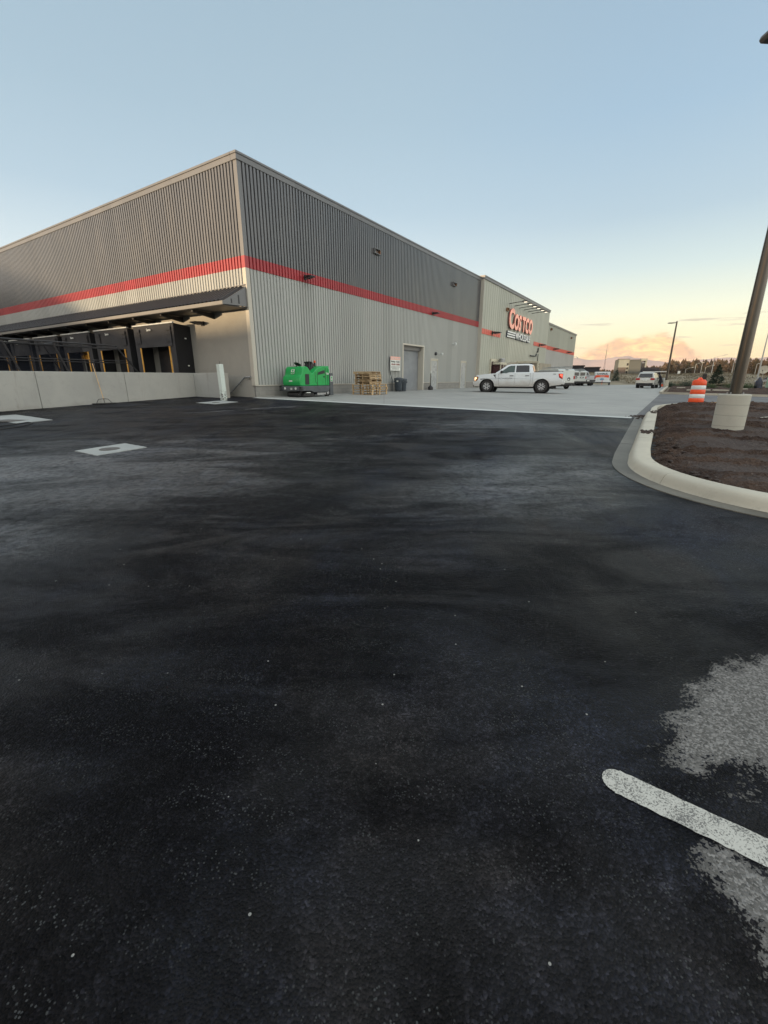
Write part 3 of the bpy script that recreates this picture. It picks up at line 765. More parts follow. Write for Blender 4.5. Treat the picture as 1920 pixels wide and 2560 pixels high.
# roll-up door
def rollup(x0, x1, z0, z1, yd, parent):
    mb = MB()
    n = int((z1 - z0) / .075)
    for i in range(n):
        za = z0 + (z1 - z0) * i / n; zb = z0 + (z1 - z0) * (i + 1) / n; h = (zb - za)
        mb.add([(x0, yd, za), (x1, yd, za), (x1, yd - .02, za + h * .35), (x0, yd - .02, za + h * .35),
                (x1, yd - .02, za + h * .8), (x0, yd - .02, za + h * .8), (x1, yd, zb), (x0, yd, zb)],
               [(0, 1, 2, 3), (3, 2, 4, 5), (5, 4, 6, 7)])
    return mb.build('roll_up_door', M['rolldoor'], parent)
M['rolldoor'] = pm('galvanised_door', (.34, .36, .38), (.29, .31, .33), 1.2, .40, metal=.25)
rd = rollup(13.86, 16.84, .68, 3.86, .40, WH)
mb = MB(); mb.box(13.86, 16.84, .30, .40, .66, .76); mb.build('bottom_bar', M['steel'], rd)
mb = MB()
mb.box(13.70, 13.84, -.075, .42, .66, 3.90); mb.box(16.86, 17.0, -.075, .42, .66, 3.90); mb.box(13.70, 17.0, -.078, .42, 3.905, 4.02)
mb.build('door_frame', M['trim'], WH, bevel=.006)
mb = MB(); mb.box(13.845, 16.855, .2, .38, 3.62, 3.90); mb.build('door_hood', M['trimd'], WH)
def door(x0, x1, z1, yo=0.0):
    mb = MB(); mb.box(x0 + .07, x1 - .07, -.05 - yo, -.01 - yo, .72, z1 - .10)
    d = mb.build('door', M['doorpaint'], WH, bevel=.005)
    mb = MB(); mb.box(x0, x0 + .065, -.085 - yo, .08 - yo, .68, z1); mb.box(x1 - .065, x1, -.085 - yo, .08 - yo, .68, z1); mb.box(x0, x1, -.087 - yo, .08 - yo, z1 + .002, z1 + .07)
    mb.build('door_frame', M['trim'], d)
    mb = MB(); mb.box(x0 + .072, x1 - .072, -.055 - yo, -.012 - yo, z1 - .09, z1 - .006); mb.build('transom_panel', M['cream'], d)
    mb = MB(); mb.cyl((x0 + .17, -.055 - yo, 1.72), (x0 + .17, -.12 - yo, 1.72), .018); mb.cyl((x0 + .17, -.115 - yo, 1.72), (x0 + .30, -.115 - yo, 1.72), .014)
    mb.build('handle', M['chrome'], d)
    return d
M['doorpaint'] = pm('grey_door_paint', (.37, .385, .38), (.34, .355, .35), 1.5, .28, spec=.6)
door(18.15, 19.45, 3.06); door(24.15, 25.45, 3.08)

# wing B (sign wing) and wing C
BO = .36
oprof = [(0, 0), (.06, 1), (.10, 1), (.16, 0), (1.0, 0)]
corr('siding', M['olive'], 'R', 28.0, 53.8, (LB, 10.46), off=BO, pitch=.6, dep=.03, prof=oprof, holes=((31.0, 33.4, 3.4),))
mb = MB(); mb.box(28.0, 53.8, -BO + .012, .098, .5, 10.46); mb.build('wing_body', M['olive'], WH)
mb = MB(); mb.box(28.06, 53.74, .10, 45, .5, 10.3); mb.build('inner_wall', M['smooth'], WH)
mb = MB(); mb.box(27.955, 28.0, -BO - .035, .097, LB, 10.46); mb.build('corner_trim', M['cream2'] if 'cream2' in M else M['trim'], WH)
coping(27.9, 53.86, -BO - .09, .3, 10.462, 10.76)
mb = MB(); mb.box(28.0, 53.8, -BO - .02, -BO + .011, .5, 1.275); mb.build('base_course', M['block'], WH)
for x0, x1 in ((28.02, 33.5), (46.7, 53.78)):
    corr('stripe', M['salmon'], 'R', x0, x1, (5.74, 6.22), off=BO + .036, pitch=.6, dep=.03, prof=oprof)
corr('upper_siding', M['olive'], 'R', 53.86, 76.6, (6.24, 9.1), off=0, pitch=.3, dep=.03, prof=oprof)
corr('stripe', M['salmon'], 'R', 53.86, 76.6, (5.70, 6.238), off=.002, pitch=.3, dep=.03, prof=oprof)
mb = MB(); mb.box(53.86, 76.6, 0, 40, .5, 5.695); mb.build('lower_wall', M['smooth'], WH)
mb = MB(); mb.box(53.9, 76.55, .03, 40, 5.70, 9.15); mb.build('inner_wall', M['smooth'], WH)
coping(53.86, 76.66, -.09, .3, 9.1, 9.34)
coping(76.32, 76.70, .34, 40, 9.1, 9.34)

# scuppers
for x, z, yo, s in ((10.35, 9.06, 0, 1), (21.9, 9.06, 0, 1), (35.0, 8.66, BO, .9), (56.8, 8.55, 0, .9), (71.9, 8.4, 0, .9)):
    mb = MB(); y = -yo - .045
    mb.box(x - .33 * s, x + .33 * s, y - .17, y, z - .14, z - .11); mb.box(x - .33 * s, x - .30 * s, y - .17, y, z - .11, z + .12); mb.box(x + .30 * s, x + .33 * s, y - .17, y, z - .11, z + .12)
    mb.box(x - .33 * s, x + .33 * s, y - .17, y, z + .122, z + .15)
    sc_ = mb.build('scupper', M['trimd'] if x < 30 else M['brown'], WH)
    mb = MB(); mb.quad((x - .29 * s, y - .01, z - .10), (x + .29 * s, y - .01, z - .10), (x + .29 * s, y - .01, z + .11), (x - .29 * s, y - .01, z + .11)); mb.box(x + .28 * s, x + .299 * s, y - .16, y - .012, z - .10, z + .11)
    mb.build('scupper_lining', M['brown'], sc_)
# wall lights with a short arm and flat head
def wall_light(x, y, z, side, s=1.0):
    mb = MB()
    if side == 'R':
        mb.box(x - .10 * s, x + .10 * s, y - .05, y, z - .12 * s, z + .10 * s); mb.box(x - .035 * s, x + .035 * s, y - .16 * s, y - .05, z - .03 * s, z + .03 * s)
        h = MB(); h.prism([(y - .14 * s, z - .09 * s), (y - .14 * s, z + .06 * s), (y - .56 * s, z + .02 * s), (y - .60 * s, z - .03 * s)], x - .17 * s, x + .17 * s, plane='yz')
    else:
        mb.box(x - .05, x, y - .10 * s, y + .10 * s, z - .14 * s, z + .08 * s); mb.box(x - .16 * s, x - .05, y - .035, y + .035, z - .03, z + .03)
        h = MB(); h.prism([(x - .14 * s, z - .10 * s), (x - .14 * s, z + .06 * s), (x - .60 * s, z + .03 * s), (x - .64 * s, z - .02 * s)], y - .18 * s, y + .18 * s, plane='xz')
    o = mb.build('wall_light', M['black'], WH); h.build('light_head', M['black'], o, bevel=.01)
for x, z, yo in ((3.79, 6.56, .045), (18.2, 6.46, .045), (30.9, 6.03, BO + .07), (49.6, 5.95, BO + .07), (59.9, 5.98, .035), (69.9, 5.93, .035)):
    wall_light(x, -yo, z, 'R', 1.0 if x < 25 else 1.5)
for b, z in ((3.43, 4.24), (17.1, 4.38), (21.1, 4.36), (24.6, 4.32), (33, 4.34)):
    wall_light(-.022, b, z, 'L', 1.0)
mb = MB(); mb.lathe([(.13, 0), (.13, .08), (.10, .14), (.02, .17)], (18.95, 0, 3.52), 14, 'y'); 
for v in mb.v: v.y = -.05 - v.y
bl = mb.build('bulkhead_light', M['black'], WH)
def camera_dome(x, z, yo, s=1):
    mb = MB(); mb.cyl((x, -yo, z), (x, -yo - .22 * s, z + .03), .03 * s); mb.lathe([(.02 * s, .07 * s), (.08 * s, .04 * s), (.085 * s, -.03 * s), (.05 * s, -.09 * s), (.01, -.10 * s)], (x, -yo - .22 * s, z), 10)
    mb.build('security_camera', M['white'], WH, smooth=True)
camera_dome(19.8, 3.54, .045); camera_dome(22.2, 4.47, .045, 1.3); 
mb = MB(); mb.tube([(76.6, -.02, 5.42), (76.9, -.3, 5.5), (77.1, -.55, 5.38)], .04); mb.lathe([(.02, .1), (.12, .05), (.12, -.05), (.02, -.12)], (77.1, -.6, 5.3), 10)
mb.build('security_camera', M['white'], WH)

# ---- sign
def text_mesh(name, txt, size, mat, parent, loc, rot, ext=.03, offs=0.0, sx=1.0, align='LEFT', space=1.0, shear=0.0):
    c = bpy.data.curves.new(name, 'FONT'); c.body = txt; c.size = size; c.extrude = ext; c.offset = offs
    c.align_x = align; c.space_character = space; c.shear = shear; c.resolution_u = 3
    o = bpy.data.objects.new(name + '_tmp', c); COL.objects.link(o)
    dg = bpy.context.evaluated_depsgraph_get(); dg.update()
    me = bpy.data.meshes.new_from_object(o.evaluated_get(dg)); COL.objects.unlink(o); bpy.data.objects.remove(o)
    me.materials.clear()
    for m_ in (mat if isinstance(mat, (list, tuple)) else [mat]): me.materials.append(m_)
    if isinstance(mat, (list, tuple)):
        for p in me.polygons: p.material_index = 0 if p.normal.z > .9 else 1
    r = bpy.data.objects.new(name, me); COL.objects.link(r); r.parent = parent
    r.location = loc; r.rotation_euler = rot; r.scale = (sx, 1, 1)
    return r
SY = -BO - .10
sg = MB(); sg.box(35.55, 44.9, SY + .03, -BO - .03, 6.58, 6.62)
sgo = sg.build('store_sign', M['navy'], WH)
rotR = (PI / 2, 0, 0)
def letter(ch, x, z, size, sx):
    text_mesh('letter', ch, size, [M['signred'], M['signside']], sgo, (x, SY - .10, z), rotR, ext=.06, offs=.098, sx=sx)
letter('C', 35.35, 6.95, 2.75, .98)
xx = 37.30
for ch, wv in (('O', 1.62), ('S', 1.38), ('T', 1.26), ('C', 1.46), ('O', 1.62)):
    letter(ch, xx, 6.93, 2.2, .90); xx += wv * 1.02
for k in range(3):
    zb = 5.97 + .24 * k
    mb = MB(); mb.box(35.30 + .06 * k, 38.32, SY - .02, SY + .06, zb - .02, zb + .185); br_ = mb.build('sign_bar', M['navy'], sgo)
    mb = MB(); mb.box(35.40 + .06 * k, 38.28, SY - .05, SY - .022, zb + .012, zb + .155); mb.build('bar_face', M['white'], br_)
text_mesh('lettering', 'WHOLESALE', 1.02, M['navy'], sgo, (38.42, SY + .02, 5.91), rotR, ext=.03, offs=.05, sx=1.04)
text_mesh('lettering', 'WHOLESALE', 1.02, M['white'], sgo, (38.40, SY - .04, 5.94), rotR, ext=.03, offs=.012, sx=1.04)
for i, x in enumerate((35.7, 37.6, 39.4, 41.1, 42.9, 44.6)):
    mb = MB(); mb.tube([(x, -BO - .03, 9.32), (x, -BO - .9, 9.40), (x, -BO - 1.5, 9.42)], .035, 6)
    g = mb.build('sign_lamp', M['black'], WH)
    mb = MB(); mb.prism([(-BO - 1.45, 9.50), (-BO - 1.95, 9.46), (-BO - 2.0, 9.40), (-BO - 1.45, 9.36)], x - .16, x + .16, plane='yz'); mb.build('lamp_head', M['black'], g)
    mb = MB(); mb.box(x - .09, x + .09, -BO - 1.9, -BO - 1.6, 9.335, 9.355); mb.build('lamp_lens', M['lamp'], g)
    ld = bpy.data.lights.new('lamp_light', 'SPOT'); ld.energy = 55; ld.color = (1, .86, .70); ld.spot_size = 1.7; ld.spot_blend = .8; ld.shadow_soft_size = .12
    lo_ = bpy.data.objects.new('lamp_light', ld); COL.objects.link(lo_); lo_.parent = g; lo_.location = (x, -BO - 1.7, 9.30)
    lo_.rotation_euler = Vector((0, -1.5, 2.2)).to_track_quat('Z', 'Y').to_euler()
# ---- pipes and small fittings on wing B
mb = MB(); y = -BO - .14
mb.tube([(45.3, y, 4.42), (47.6, y, 4.42)], .075); mb.tube([(48.0, y, 4.45), (48.2, y, 4.75)], .085)
mb.tube([(48.5, y, 5.0), (48.9, y, 5.0), (48.95, y, 5.5)], .085); mb.tube([(49.1, y, 4.75), (49.1, y, 3.2)], .05)
mb.build('vent_pipe', M['black'], WH)
mb = MB(); mb.box(31.0, 33.4, -BO - .05, -BO - .012, .7, 3.38); rc = mb.build('recess_door', M['maroon'], WH)
mb = MB(); mb.box(30.9, 31.05, -BO - .14, -BO - .0135, .7, 3.5); mb.box(33.3, 33.45, -BO - .14, -BO - .0135, .7, 3.3); mb.box(32.08, 32.2, -BO - .13, -BO - .051, .7, 3.3); mb.box(31.06, 33.29, -BO - .15, -BO - .0145, 3.28, 3.55)
mb.build('door_frame', M['cream'], rc)

# ---- canopy over the docks
CZ0, CZ1, CD = 4.66, 5.56, 1.36
mb = MB(); n = int(52 / .28)
for i in range(n):
    y0 = .12 + i * .28
    for (p, d), (q, e) in zip([(0, 0), (.45, 0), (.55, .075), (.9, .075)], [(.45, 0), (.55, .075), (.9, .075), (1, 0)]):
        mb.add([(-.03, y0 + p * .28, CZ1 + d), (-.03, y0 + q * .28, CZ1 + e), (-CD, y0 + q * .28, CZ0 + .14 + e), (-CD, y0 + p * .28, CZ0 + .14 + d)], [(0, 1, 2, 3)])
cn = mb.build('canopy', M['canopy'], WH)
mb = MB(); mb.box(-CD - .05, -CD + .0, .02, 52, CZ0, CZ0 + .145); mb.build('canopy_fascia', M['fascia'], cn)
mb = MB(); mb.box(-.06, -.045, .02, 52, CZ1 - .02, CZ1 + .10); mb.box(-.10, -.061, .02, 52, CZ1 + .05, CZ1 + .075); mb.build('canopy_flashing', M['trimd'], cn)
mb = MB(); mb.prism([(-.03, CZ1), (-.03, CZ0 + .06), (-CD, CZ0 + .02), (-CD, CZ0 + .14)], .02, .05); ep = mb.build('end_panel', M['trimd'], cn)
mb = MB(); mb.box(-.55, -.48, .012, .0195, CZ0 + .12, CZ1 - .42); mb.build('panel_slot', M['black'], ep); mb = MB(); mb.box(-.95, -.89, .012, .0195, CZ0 + .10, CZ0 + .28); mb.build('panel_slot', M['black'], ep)
mb = MB(); mb.box(-CD + .01, -.025, .06, 52, CZ0 - .015, CZ0 + .012); mb.build('soffit', M['black'], cn)
for k, b in enumerate([2.5 + 2.55 * i for i in range(14)]):
    mb = MB(); mb.prism([(-.021, 4.62), (-.021, 4.36), (-CD + .15, 4.56), (-CD + .15, 4.64)], b - .05, b + .05)
    mb.build('bracket', M['black'], cn)

# ---- dock shelters
def shelter(c, first):
    w_ = 1.83; X1 = -.93; zt, zb = 4.24, .85
    mb = MB()
    for s_ in (-1, 1):
        y0 = c + s_ * w_; mb.prism([(-.022, zt - .10), (X1, zt), (X1, zb), (-.022, zb)], y0 - .02, y0 + .02)
    mb.prism([(-.022, zt - .10), (-.022, zt - .14), (X1, zt - .03), (X1, zt + .005)], c - w_ + .022, c + w_ - .022)
    sh = mb.build('dock_shelter', M['fabricd'], WH)
    # front curtains with gentle creases
    def curtain(name, y0, y1, z0, z1, x, ny, nz, amp):
        m_ = MB(); ix = {}
        for i in range(ny + 1):
            for j in range(nz + 1):
                yy = y0 + (y1 - y0) * i / ny; zz = z0 + (z1 - z0) * j / nz
                ix[i, j] = len(m_.v)
                m_.v.append(Vector((x + noise.noise(Vector((yy * 1.6, zz * 1.8, 3.1))) * amp * (1 - j / nz * .6), yy, zz)))
        for i in range(ny):
            for j in range(nz): m_.f.append((ix[i, j], ix[i + 1, j], ix[i + 1, j + 1], ix[i, j + 1]))
        return m_.build(name, M['fabric'], sh, smooth=True)
    curtain('head_curtain', c - w_ + .20, c + w_ - .20, 3.17, zt - .02, X1 - .03, 16, 8, .05)
    for s_ in (-1, 1):
        a_, b_ = sorted((c + s_ * w_, c + s_ * (w_ - .42)))
        curtain('side_curtain', a_, b_, zb, zt - .02 if True else 0, X1 - .012, 4, 16, .02)
        for k, zz in enumerate((3.92, 3.72, 3.54, 3.38)):
            m_ = MB(); yc = c + s_ * (w_ - .42)
            m_.prism([(yc - .24, zz + .16), (yc + .24, zz + .16), (yc + .22, zz), (yc - .22, zz)], X1 - .085 + .008 * k, X1 - .07 + .008 * k, plane='yz')
            m_.build('pleat', M['fabric'], sh)
        m_ = MB(); yy = c + s_ * 1.33
        m_.box(X1 - .05, X1 - .02, yy - .045, yy + .045, zb, 3.165); m_.build('yellow_strip', M['yellow'], sh)
    m_ = MB(); m_.prism([(X1 - .06, zt + .0), (X1 - .06, zt + .06), (X1 + .05, zt + .05), (X1 + .05, zt + .01)], c - w_ - .02, c + w_ + .02); m_.build('header_flashing', M['led'], sh)
    text_mesh('logo', 'Serco', .17, M['led'], sh, (X1 - .10, c + .25, 3.96), (PI / 2, 0, -PI / 2), ext=.004, offs=.004, align='CENTER')
    if first:
        for z_ in (3.52, 2.20):
            m_ = MB(); m_.box(-.40, -.30, c - w_ - .0235, c - w_ - .0205, z_, z_ + .06); m_.build('label_tag', M['led'], sh)
    # the door opening behind
    m_ = MB(); m_.box(-.045, -.022, c - 1.25, c + 1.25, 1.0, 3.9); dd = m_.build('dock_door', M['black'], WH)
    m_ = MB()
    for i in range(9): m_.box(-.06, -.046, c - 1.2, c - .35, 1.02 + i * .30, 1.29 + i * .30)
    m_.build('door_panel', M['steel'], dd)
    m_ = MB(); m_.box(-.16, -.0455, c - .34, c - .10, .9, 3.9); m_.build('door_guide', M['dwall'], dd)
    return sh
for i in range(6): shelter(6.38 + 4.3 * i, i == 0)
# racking seen through the third door
mb = MB()
for k in range(2):
    for j in range(2): mb.box(-.20, -.17, 15.45 + .5 * j, 15.85 + .5 * j, 2.75 + .42 * k, 3.05 + .42 * k)
rk = mb.build('stacked_goods', M['yellow'], WH)
mb = MB(); mb.box(-.21, -.205, 15.4, 16.45, 3.06, 3.14); mb.box(-.21, -.205, 15.87, 15.93, 2.75, 3.5); mb.build('rack_beam', M['brown'], rk)
# wall handrail down the dock stair
mb = MB(); mb.tube([(-.10, .18, 1.66), (-.10, .59, 1.66), (-.10, 1.78, .87), (-.10, 2.9, .12)], .03)
hr = mb.build('handrail', M['steel'], WH, smooth=True)
mb = MB()
for b, z in ((.35, 1.60), (.95, 1.36), (1.6, .93)): mb.tube([(-.022, b, z - .06), (-.07, b, z - .06), (-.10, b, z)], .012, 6)
mb.build('rail_bracket', M['steel'], hr)

# ================================================================== RETAINING WALL etc
RW = empty('retaining_wall', (*W2(-1.0, -3.5), .3), FR, 'low grey concrete retaining wall in front of the truck docks', 'wall')
def rw(x0, x1, y0, y1, z0=-.9, z1=1.555):
    mb = MB(); mb.box(x0, x1, y0, y1, z0, z1); return mb.build('wall_panel', M['rwall'], RW, bevel=.015)
# local y = -b : wall faces camera at b=-3.3
xs = [0, -3.36, -6.62, -12.8, -19, -25.2, -31, -38]
rw(xs[1] + .012, .25, -.2, .05)
for p, q in zip(xs[1:-1], xs[2:]): rw(q + .012, p, -.2, .05)
rw(.0, .25, -2.28, -.205)                  # return leg towards the building
mb = MB(); mb.box(-.012, .262, -2.52, -2.285, -.3, 1.548); mb.build('end_pier', M['dwall'], RW, bevel=.01)

# black tubular frame standing in the dock court
FT = empty('steel_frame', (*W2(-7.5, -6.4), 0), FR, 'long black tubular steel frame standing behind the concrete wall', 'steel frame')
mb = MB()
for z in (3.16, 3.02): mb.tube([(-8, 0, z + .02), (0, 0, z), (4.6, 0, z - .05)], .035, 6)
mb.build('top_rail', M['black'], FT)
mb = MB()
for z in (2.43, 2.33): mb.tube([(-8, 0, z), (5.2, 0, z)], .022, 6)
mb.build('middle_rail', M['black'], FT)
mb = MB()
for x in (-7, -5, -3.1, -1.2, .6, 2.4): mb.tube([(x - .5, 0, 3.1), (x + .5, 0, .0)], .04, 6); mb.tube([(x - .5, 1.1, 3.1), (x + .9, 1.1, .0)], .03, 6)
mb.tube([(4.6, 0, 3.05), (6.0, 0, 1.2), (6.6, 0, -.2)], .035, 6)
mb.build('brace', M['black'], FT)
mb = MB()
for x in (-6, -2, 2): mb.tube([(x, 0, 3.1), (x, 1.1, 3.1)], .03, 6)
mb.tube([(-8, 1.1, 3.1), (4.6, 1.1, 3.05)], .035, 6)
mb.build('cross_tie', M['black'], FT)
mn = bpy.data.materials.new('black_netting'); mn.use_nodes = True; tn = NT(mn.node_tree); tn.n.clear()
b1_ = tn.node('ShaderNodeBsdfTransparent'); b2_ = tn.node('ShaderNodeBsdfDiffuse'); b2_.inputs[0].default_value = (.012, .014, .02, 1); mx_ = tn.node('ShaderNodeMixShader'); on_ = tn.node('ShaderNodeOutputMaterial')
ocn = tn.node('ShaderNodeTexCoord').outputs['Object']
tn.put(mx_.inputs[0], tn.m('ADD', .45, tn.m('MULTIPLY', tn.smooth(tn.noise(ocn, 1.3, 4), .4, .6), .2)))
tn.l.new(b1_.outputs[0], mx_.inputs[1]); tn.l.new(b2_.outputs[0], mx_.inputs[2]); tn.l.new(mx_.outputs[0], on_.inputs[0])
mb = MB(); idn = {}
for i in range(41):
    for j in range(9):
        idn[i, j] = len(mb.v); mb.v.append(Vector((-7.7 + 10.8 * i / 40, .12 + .05 * noise.noise(Vector((i * .3, j * .4, 1))), 1.0 + 2.05 * j / 8)))
for i in range(40):
    for j in range(8): mb.f.append((idn[i, j], idn[i + 1, j], idn[i + 1, j + 1], idn[i, j + 1]))
mb.build('netting', mn, FT, smooth=True)

# ================================================================== YARD OBJECTS
def put(o, a, b, dz=0.0, rz=None):
    x, y = W2(a, b); o.location = (x, y, zg(a, b) + dz)
    if rz is not None: o.rotation_euler = (0, 0, rz)
    return o
# utility pads with a round cover
def pad(a0, a1, b0, b1, label, cover):
    ac, bc = (a0 + a1) / 2, (b0 + b1) / 2; x, y = W2(ac, bc)
    e = empty('utility_pad', (x, y, 0), FR, label, 'concrete pad', 'concrete utility pads in the asphalt')
    mb = MB(); hx_, hy_ = (a1 - a0) / 2, (b1 - b0) / 2; n = 14; ring = []
    rnd = random.Random(int(a0 * 100))
    pts = []
    for i in range(n): pts.append((-hx_ + 2 * hx_ * i / n, -hy_))
    for i in range(n): pts.append((hx_, -hy_ + 2 * hy_ * i / n))
    for i in range(n): pts.append((hx_ - 2 * hx_ * i / n, hy_))
    for i in range(n): pts.append((-hx_, hy_ - 2 * hy_ * i / n))
    vs = []
    for u, v in pts:
        u += rnd.uniform(-.012, .012); v += rnd.uniform(-.012, .012)
        vs.append((u, v, zg(ac + u, bc - v) + .012))
    mb.quad(*vs); mb.quad(*[(p[0], p[1], p[2] - .06) for p in vs])
    k = len(vs); mb.f += [(i, (i + 1) % k, k + (i + 1) % k, k + i) for i in range(k)]
    mb.build('slab', M['pad'], e)
    ca, cb, r = cover
    mb = MB(); zc_ = zg(ca, cb) + .018
    mb.lathe([(r, -.02), (r, .0), (r * .93, .004), (r * .90, 0), (r * .2, .002)], (ca - ac, -(cb - bc), zc_), 28)
    mb.build('cover', M['cover'], e)
pad(-11.02, -10.07, 7.36, 8.21, 'square pale concrete pad with round iron cover, nearest of the three', (-10.57, 7.77, .18))
pad(-9.95, -9.05, -1.5, 1.30, 'large pale concrete pad at the left edge below the retaining wall', (-9.75, .35, .42))
pad(-3.30, -2.15, .05, 1.30, 'small concrete pad at the foot of the leaning white post', (-2.85, .75, .16))
# white post
e = empty('post', (0, 0, 0), FR, 'scuffed white square post leaning beside the concrete pad', 'post'); put(e, -1.88, .02)
e.rotation_euler = (math.radians(1.5), math.radians(-2.5), FR)
mb = MB(); mb.box(-.11, .11, -.10, .10, -.02, 1.54); mb.box(-.115, .115, -.105, .105, 1.0, 1.02)
m_, t_, b_, oc_ = base('chipped_white_paint'); z_ = t_.xyz(oc_)[2]
chip = t_.m('MULTIPLY', t_.smooth(t_.noise(oc_, 14, 5, .7), .50, .56), t_.m('SUBTRACT', 1.0, t_.smooth(z_, .2, .55)))
t_.put(b_.inputs['Base Color'], t_.mix(chip, (.62, .69, .64), (.10, .09, .08))); b_.inputs['Roughness'].default_value = .5
mb.build('shaft', m_, e, bevel=.008)
mb = MB(); mb.cyl((0, 0, 1.54), (.03, .0, 1.66), .008); mb.build('wire_end', M['black'], e)
mb = MB(); mb.box(-.02, .02, -.03, .0, 0, .02); 
# push broom leaning on the wall
e = empty('push_broom', (0, 0, 0), FR, 'wide push broom with wooden handle leaning on the concrete wall', 'broom'); put(e, -5.68, -2.72)
mb = MB(); mb.tube([(.06, .04, .18), (.10, .52, 1.62)], .014, 8); mb.build('handle', M['handle'], e)
mb = MB(); mb.tube([(-.26, 0, .06), (-.15, .02, .22), (.06, .04, .24), (.22, .02, .22), (.34, 0, .06)], .012, 6); mb.tube([(.06, .04, .24), (.05, 0, .06)], .012, 6); mb.build('brace', M['black'], e)
mb = MB(); mb.box(-.42, .50, -.035, .035, .035, .075); mb.build('head', M['black'], e, bevel=.006)
mb = MB()
for i in range(60): x_ = -.41 + .9 * i / 59; mb.add([(x_, -.03, .034), (x_ + .008, .03, .034), (x_ + random.uniform(-.01, .01), random.uniform(-.05, .05), 0)], [(0, 1, 2)])
mb.build('bristles', M['rubber'], e, weld=False)
# hose on the asphalt
pts = [(-10.9, 2.75), (-10.68, 2.44), (-10.28, 2.27), (-9.95, 2.02), (-9.74, 1.75), (-9.68, 1.54), (-9.70, 1.36), (-9.80, 1.38), (-10.0, 1.5), (-10.3, 1.62), (-10.7, 1.75)]
fine = []
for i in range(len(pts) - 1):
    p0, p1, p2, p3 = [Vector(pts[max(0, min(len(pts) - 1, k))]) for k in (i - 1, i, i + 1, i + 2)]
    for k in range(5):
        t = k / 5; fine.append(.5 * ((2 * p1) + (p2 - p0) * t + (2 * p0 - 5 * p1 + 4 * p2 - p3) * t * t + (3 * p1 - p0 - 3 * p2 + p3) * t ** 3))
mb = MB(); x0_, y0_ = W2(-10, 1.8)
mb.tube([(W2(*p)[0] - x0_, W2(*p)[1] - y0_, zg(*p) + .014) for p in fine], .013, 8)
o = mb.build('hose', M['rubber'], smooth=True); o.location = (x0_, y0_, 0)
tag(o, 'thin black hose curled on the asphalt beside the large pad at left', 'hose')

# ---- parking line
mb = MB(); p0 = Vector((.935, 1.338)); p1 = Vector((2.0, .582)); d = (p1 - p0).normalized(); n_ = Vector((-d.y, d.x)); hw = .058
L = []; nn = 60; rnd = random.Random(2)
for i in range(nn + 1):
    t = i / nn; c = p0.lerp(p1, t); L.append((c + n_ * (hw + rnd.uniform(-.0025, .0025)), c - n_ * (hw + rnd.uniform(-.0025, .0025))))
caps = [p0 + (-d * math.cos(q) + n_ * math.sin(q)) * hw * .95 for q in [PI / 2 - PI * k / 10 for k in range(11)]]
vs = [(q.x, q.y, zxy(q.x, q.y) + .0045) for q in caps]; mb.quad(*vs)
for i in range(nn):
    q = [L[i][0], L[i + 1][0], L[i + 1][1], L[i][1]]
    mb.quad(*[(k.x, k.y, zxy(k.x, k.y) + .0045) for k in q])
structure(mb.build('parking_line', M['line']))

# ---- floor scrubber
SC = empty('floor_scrubber', (0, 0, 0), FR + PI, 'green ride-on floor scrubber with grey base parked at the wall', 'floor scrubber')
put(SC, 2.45, 1.12)
# local: +x = front (towards the camera side), -y ... machine 2.35 long, 1.25 wide
hw = .60
mb = MB(); mb.prism([(1.18, .30), (1.20, .34), (1.20, .54), (-1.02, .54), (-1.02, .34), (-.9, .22), (.25, .22), (.42, .30)], -hw, hw); mb.build('base_frame', M['machgray'], SC, bevel=.03)
mb = MB(); mb.prism([(1.14, .545), (1.18, .70), (1.17, .88), (1.10, 1.0), (1.02, 1.05), (.97, 1.20), (.92, 1.36), (.86, 1.43), (.72, 1.46), (.55, 1.41), (.36, 1.22), (.26, 1.13), (.16, 1.17), (0, 1.30), (-.16, 1.40), (-.40, 1.47), (-.70, 1.50), (-1.0, 1.44), (-1.07, 1.34), (-1.08, .545)], -hw + .03, hw - .03)
body = mb.build('body', M['green'], SC, bevel=.10, seg=4, smooth=True)
for s_ in (-1, 1):
    y = s_ * (hw - .03)
    mb = MB(); mb.prism([(.50, .60), (.50, 1.10), (.78, 1.10), (.80, .60)], min(y, y + s_ * .012), max(y, y + s_ * .012)); mb.build('grille', M['plastic'], body, bevel=.006)
    mb = MB(); mb.prism([(-.14, 1.06), (-.20, 1.20), (-.52, 1.28), (-.68, 1.30), (-.68, 1.14)], min(y, y + s_ * .012), max(y, y + s_ * .012)); mb.build('side_window', M['plastic'], body, bevel=.004)
    for pth in ([(.06, 1.22), (.03, .72), (-.04, .66), (-.10, .66)], [(-.10, .56), (-.10, 1.08), (-.16, 1.24)], [(-.74, .56), (-.74, 1.40)], [(-.90, .56), (-.90, 1.38)]):
        mb = MB(); mb.tube([(px_, y + s_ * .002, pz_) for px_, pz_ in pth], .011, 5); mb.build('panel_seam', M['plastic'], body)
    mb = MB(); mb.cyl((-.62, y, .98), (-.62, y + s_ * .03, .98), .035); mb.build('latch', M['plastic'], body)
    text_mesh('lettering', 'T20', .13, M['led'], body, (-.77 if s_ > 0 else -.95, y + s_ * .012, 1.08), (PI / 2, 0, PI if s_ > 0 else 0), ext=.003, offs=.003)
mb = MB(); mb.box(-1.10, -.55, -hw + .08, hw - .08, 1.44, 1.50); mb.build('tank_lid', M['green'], SC, bevel=.025)
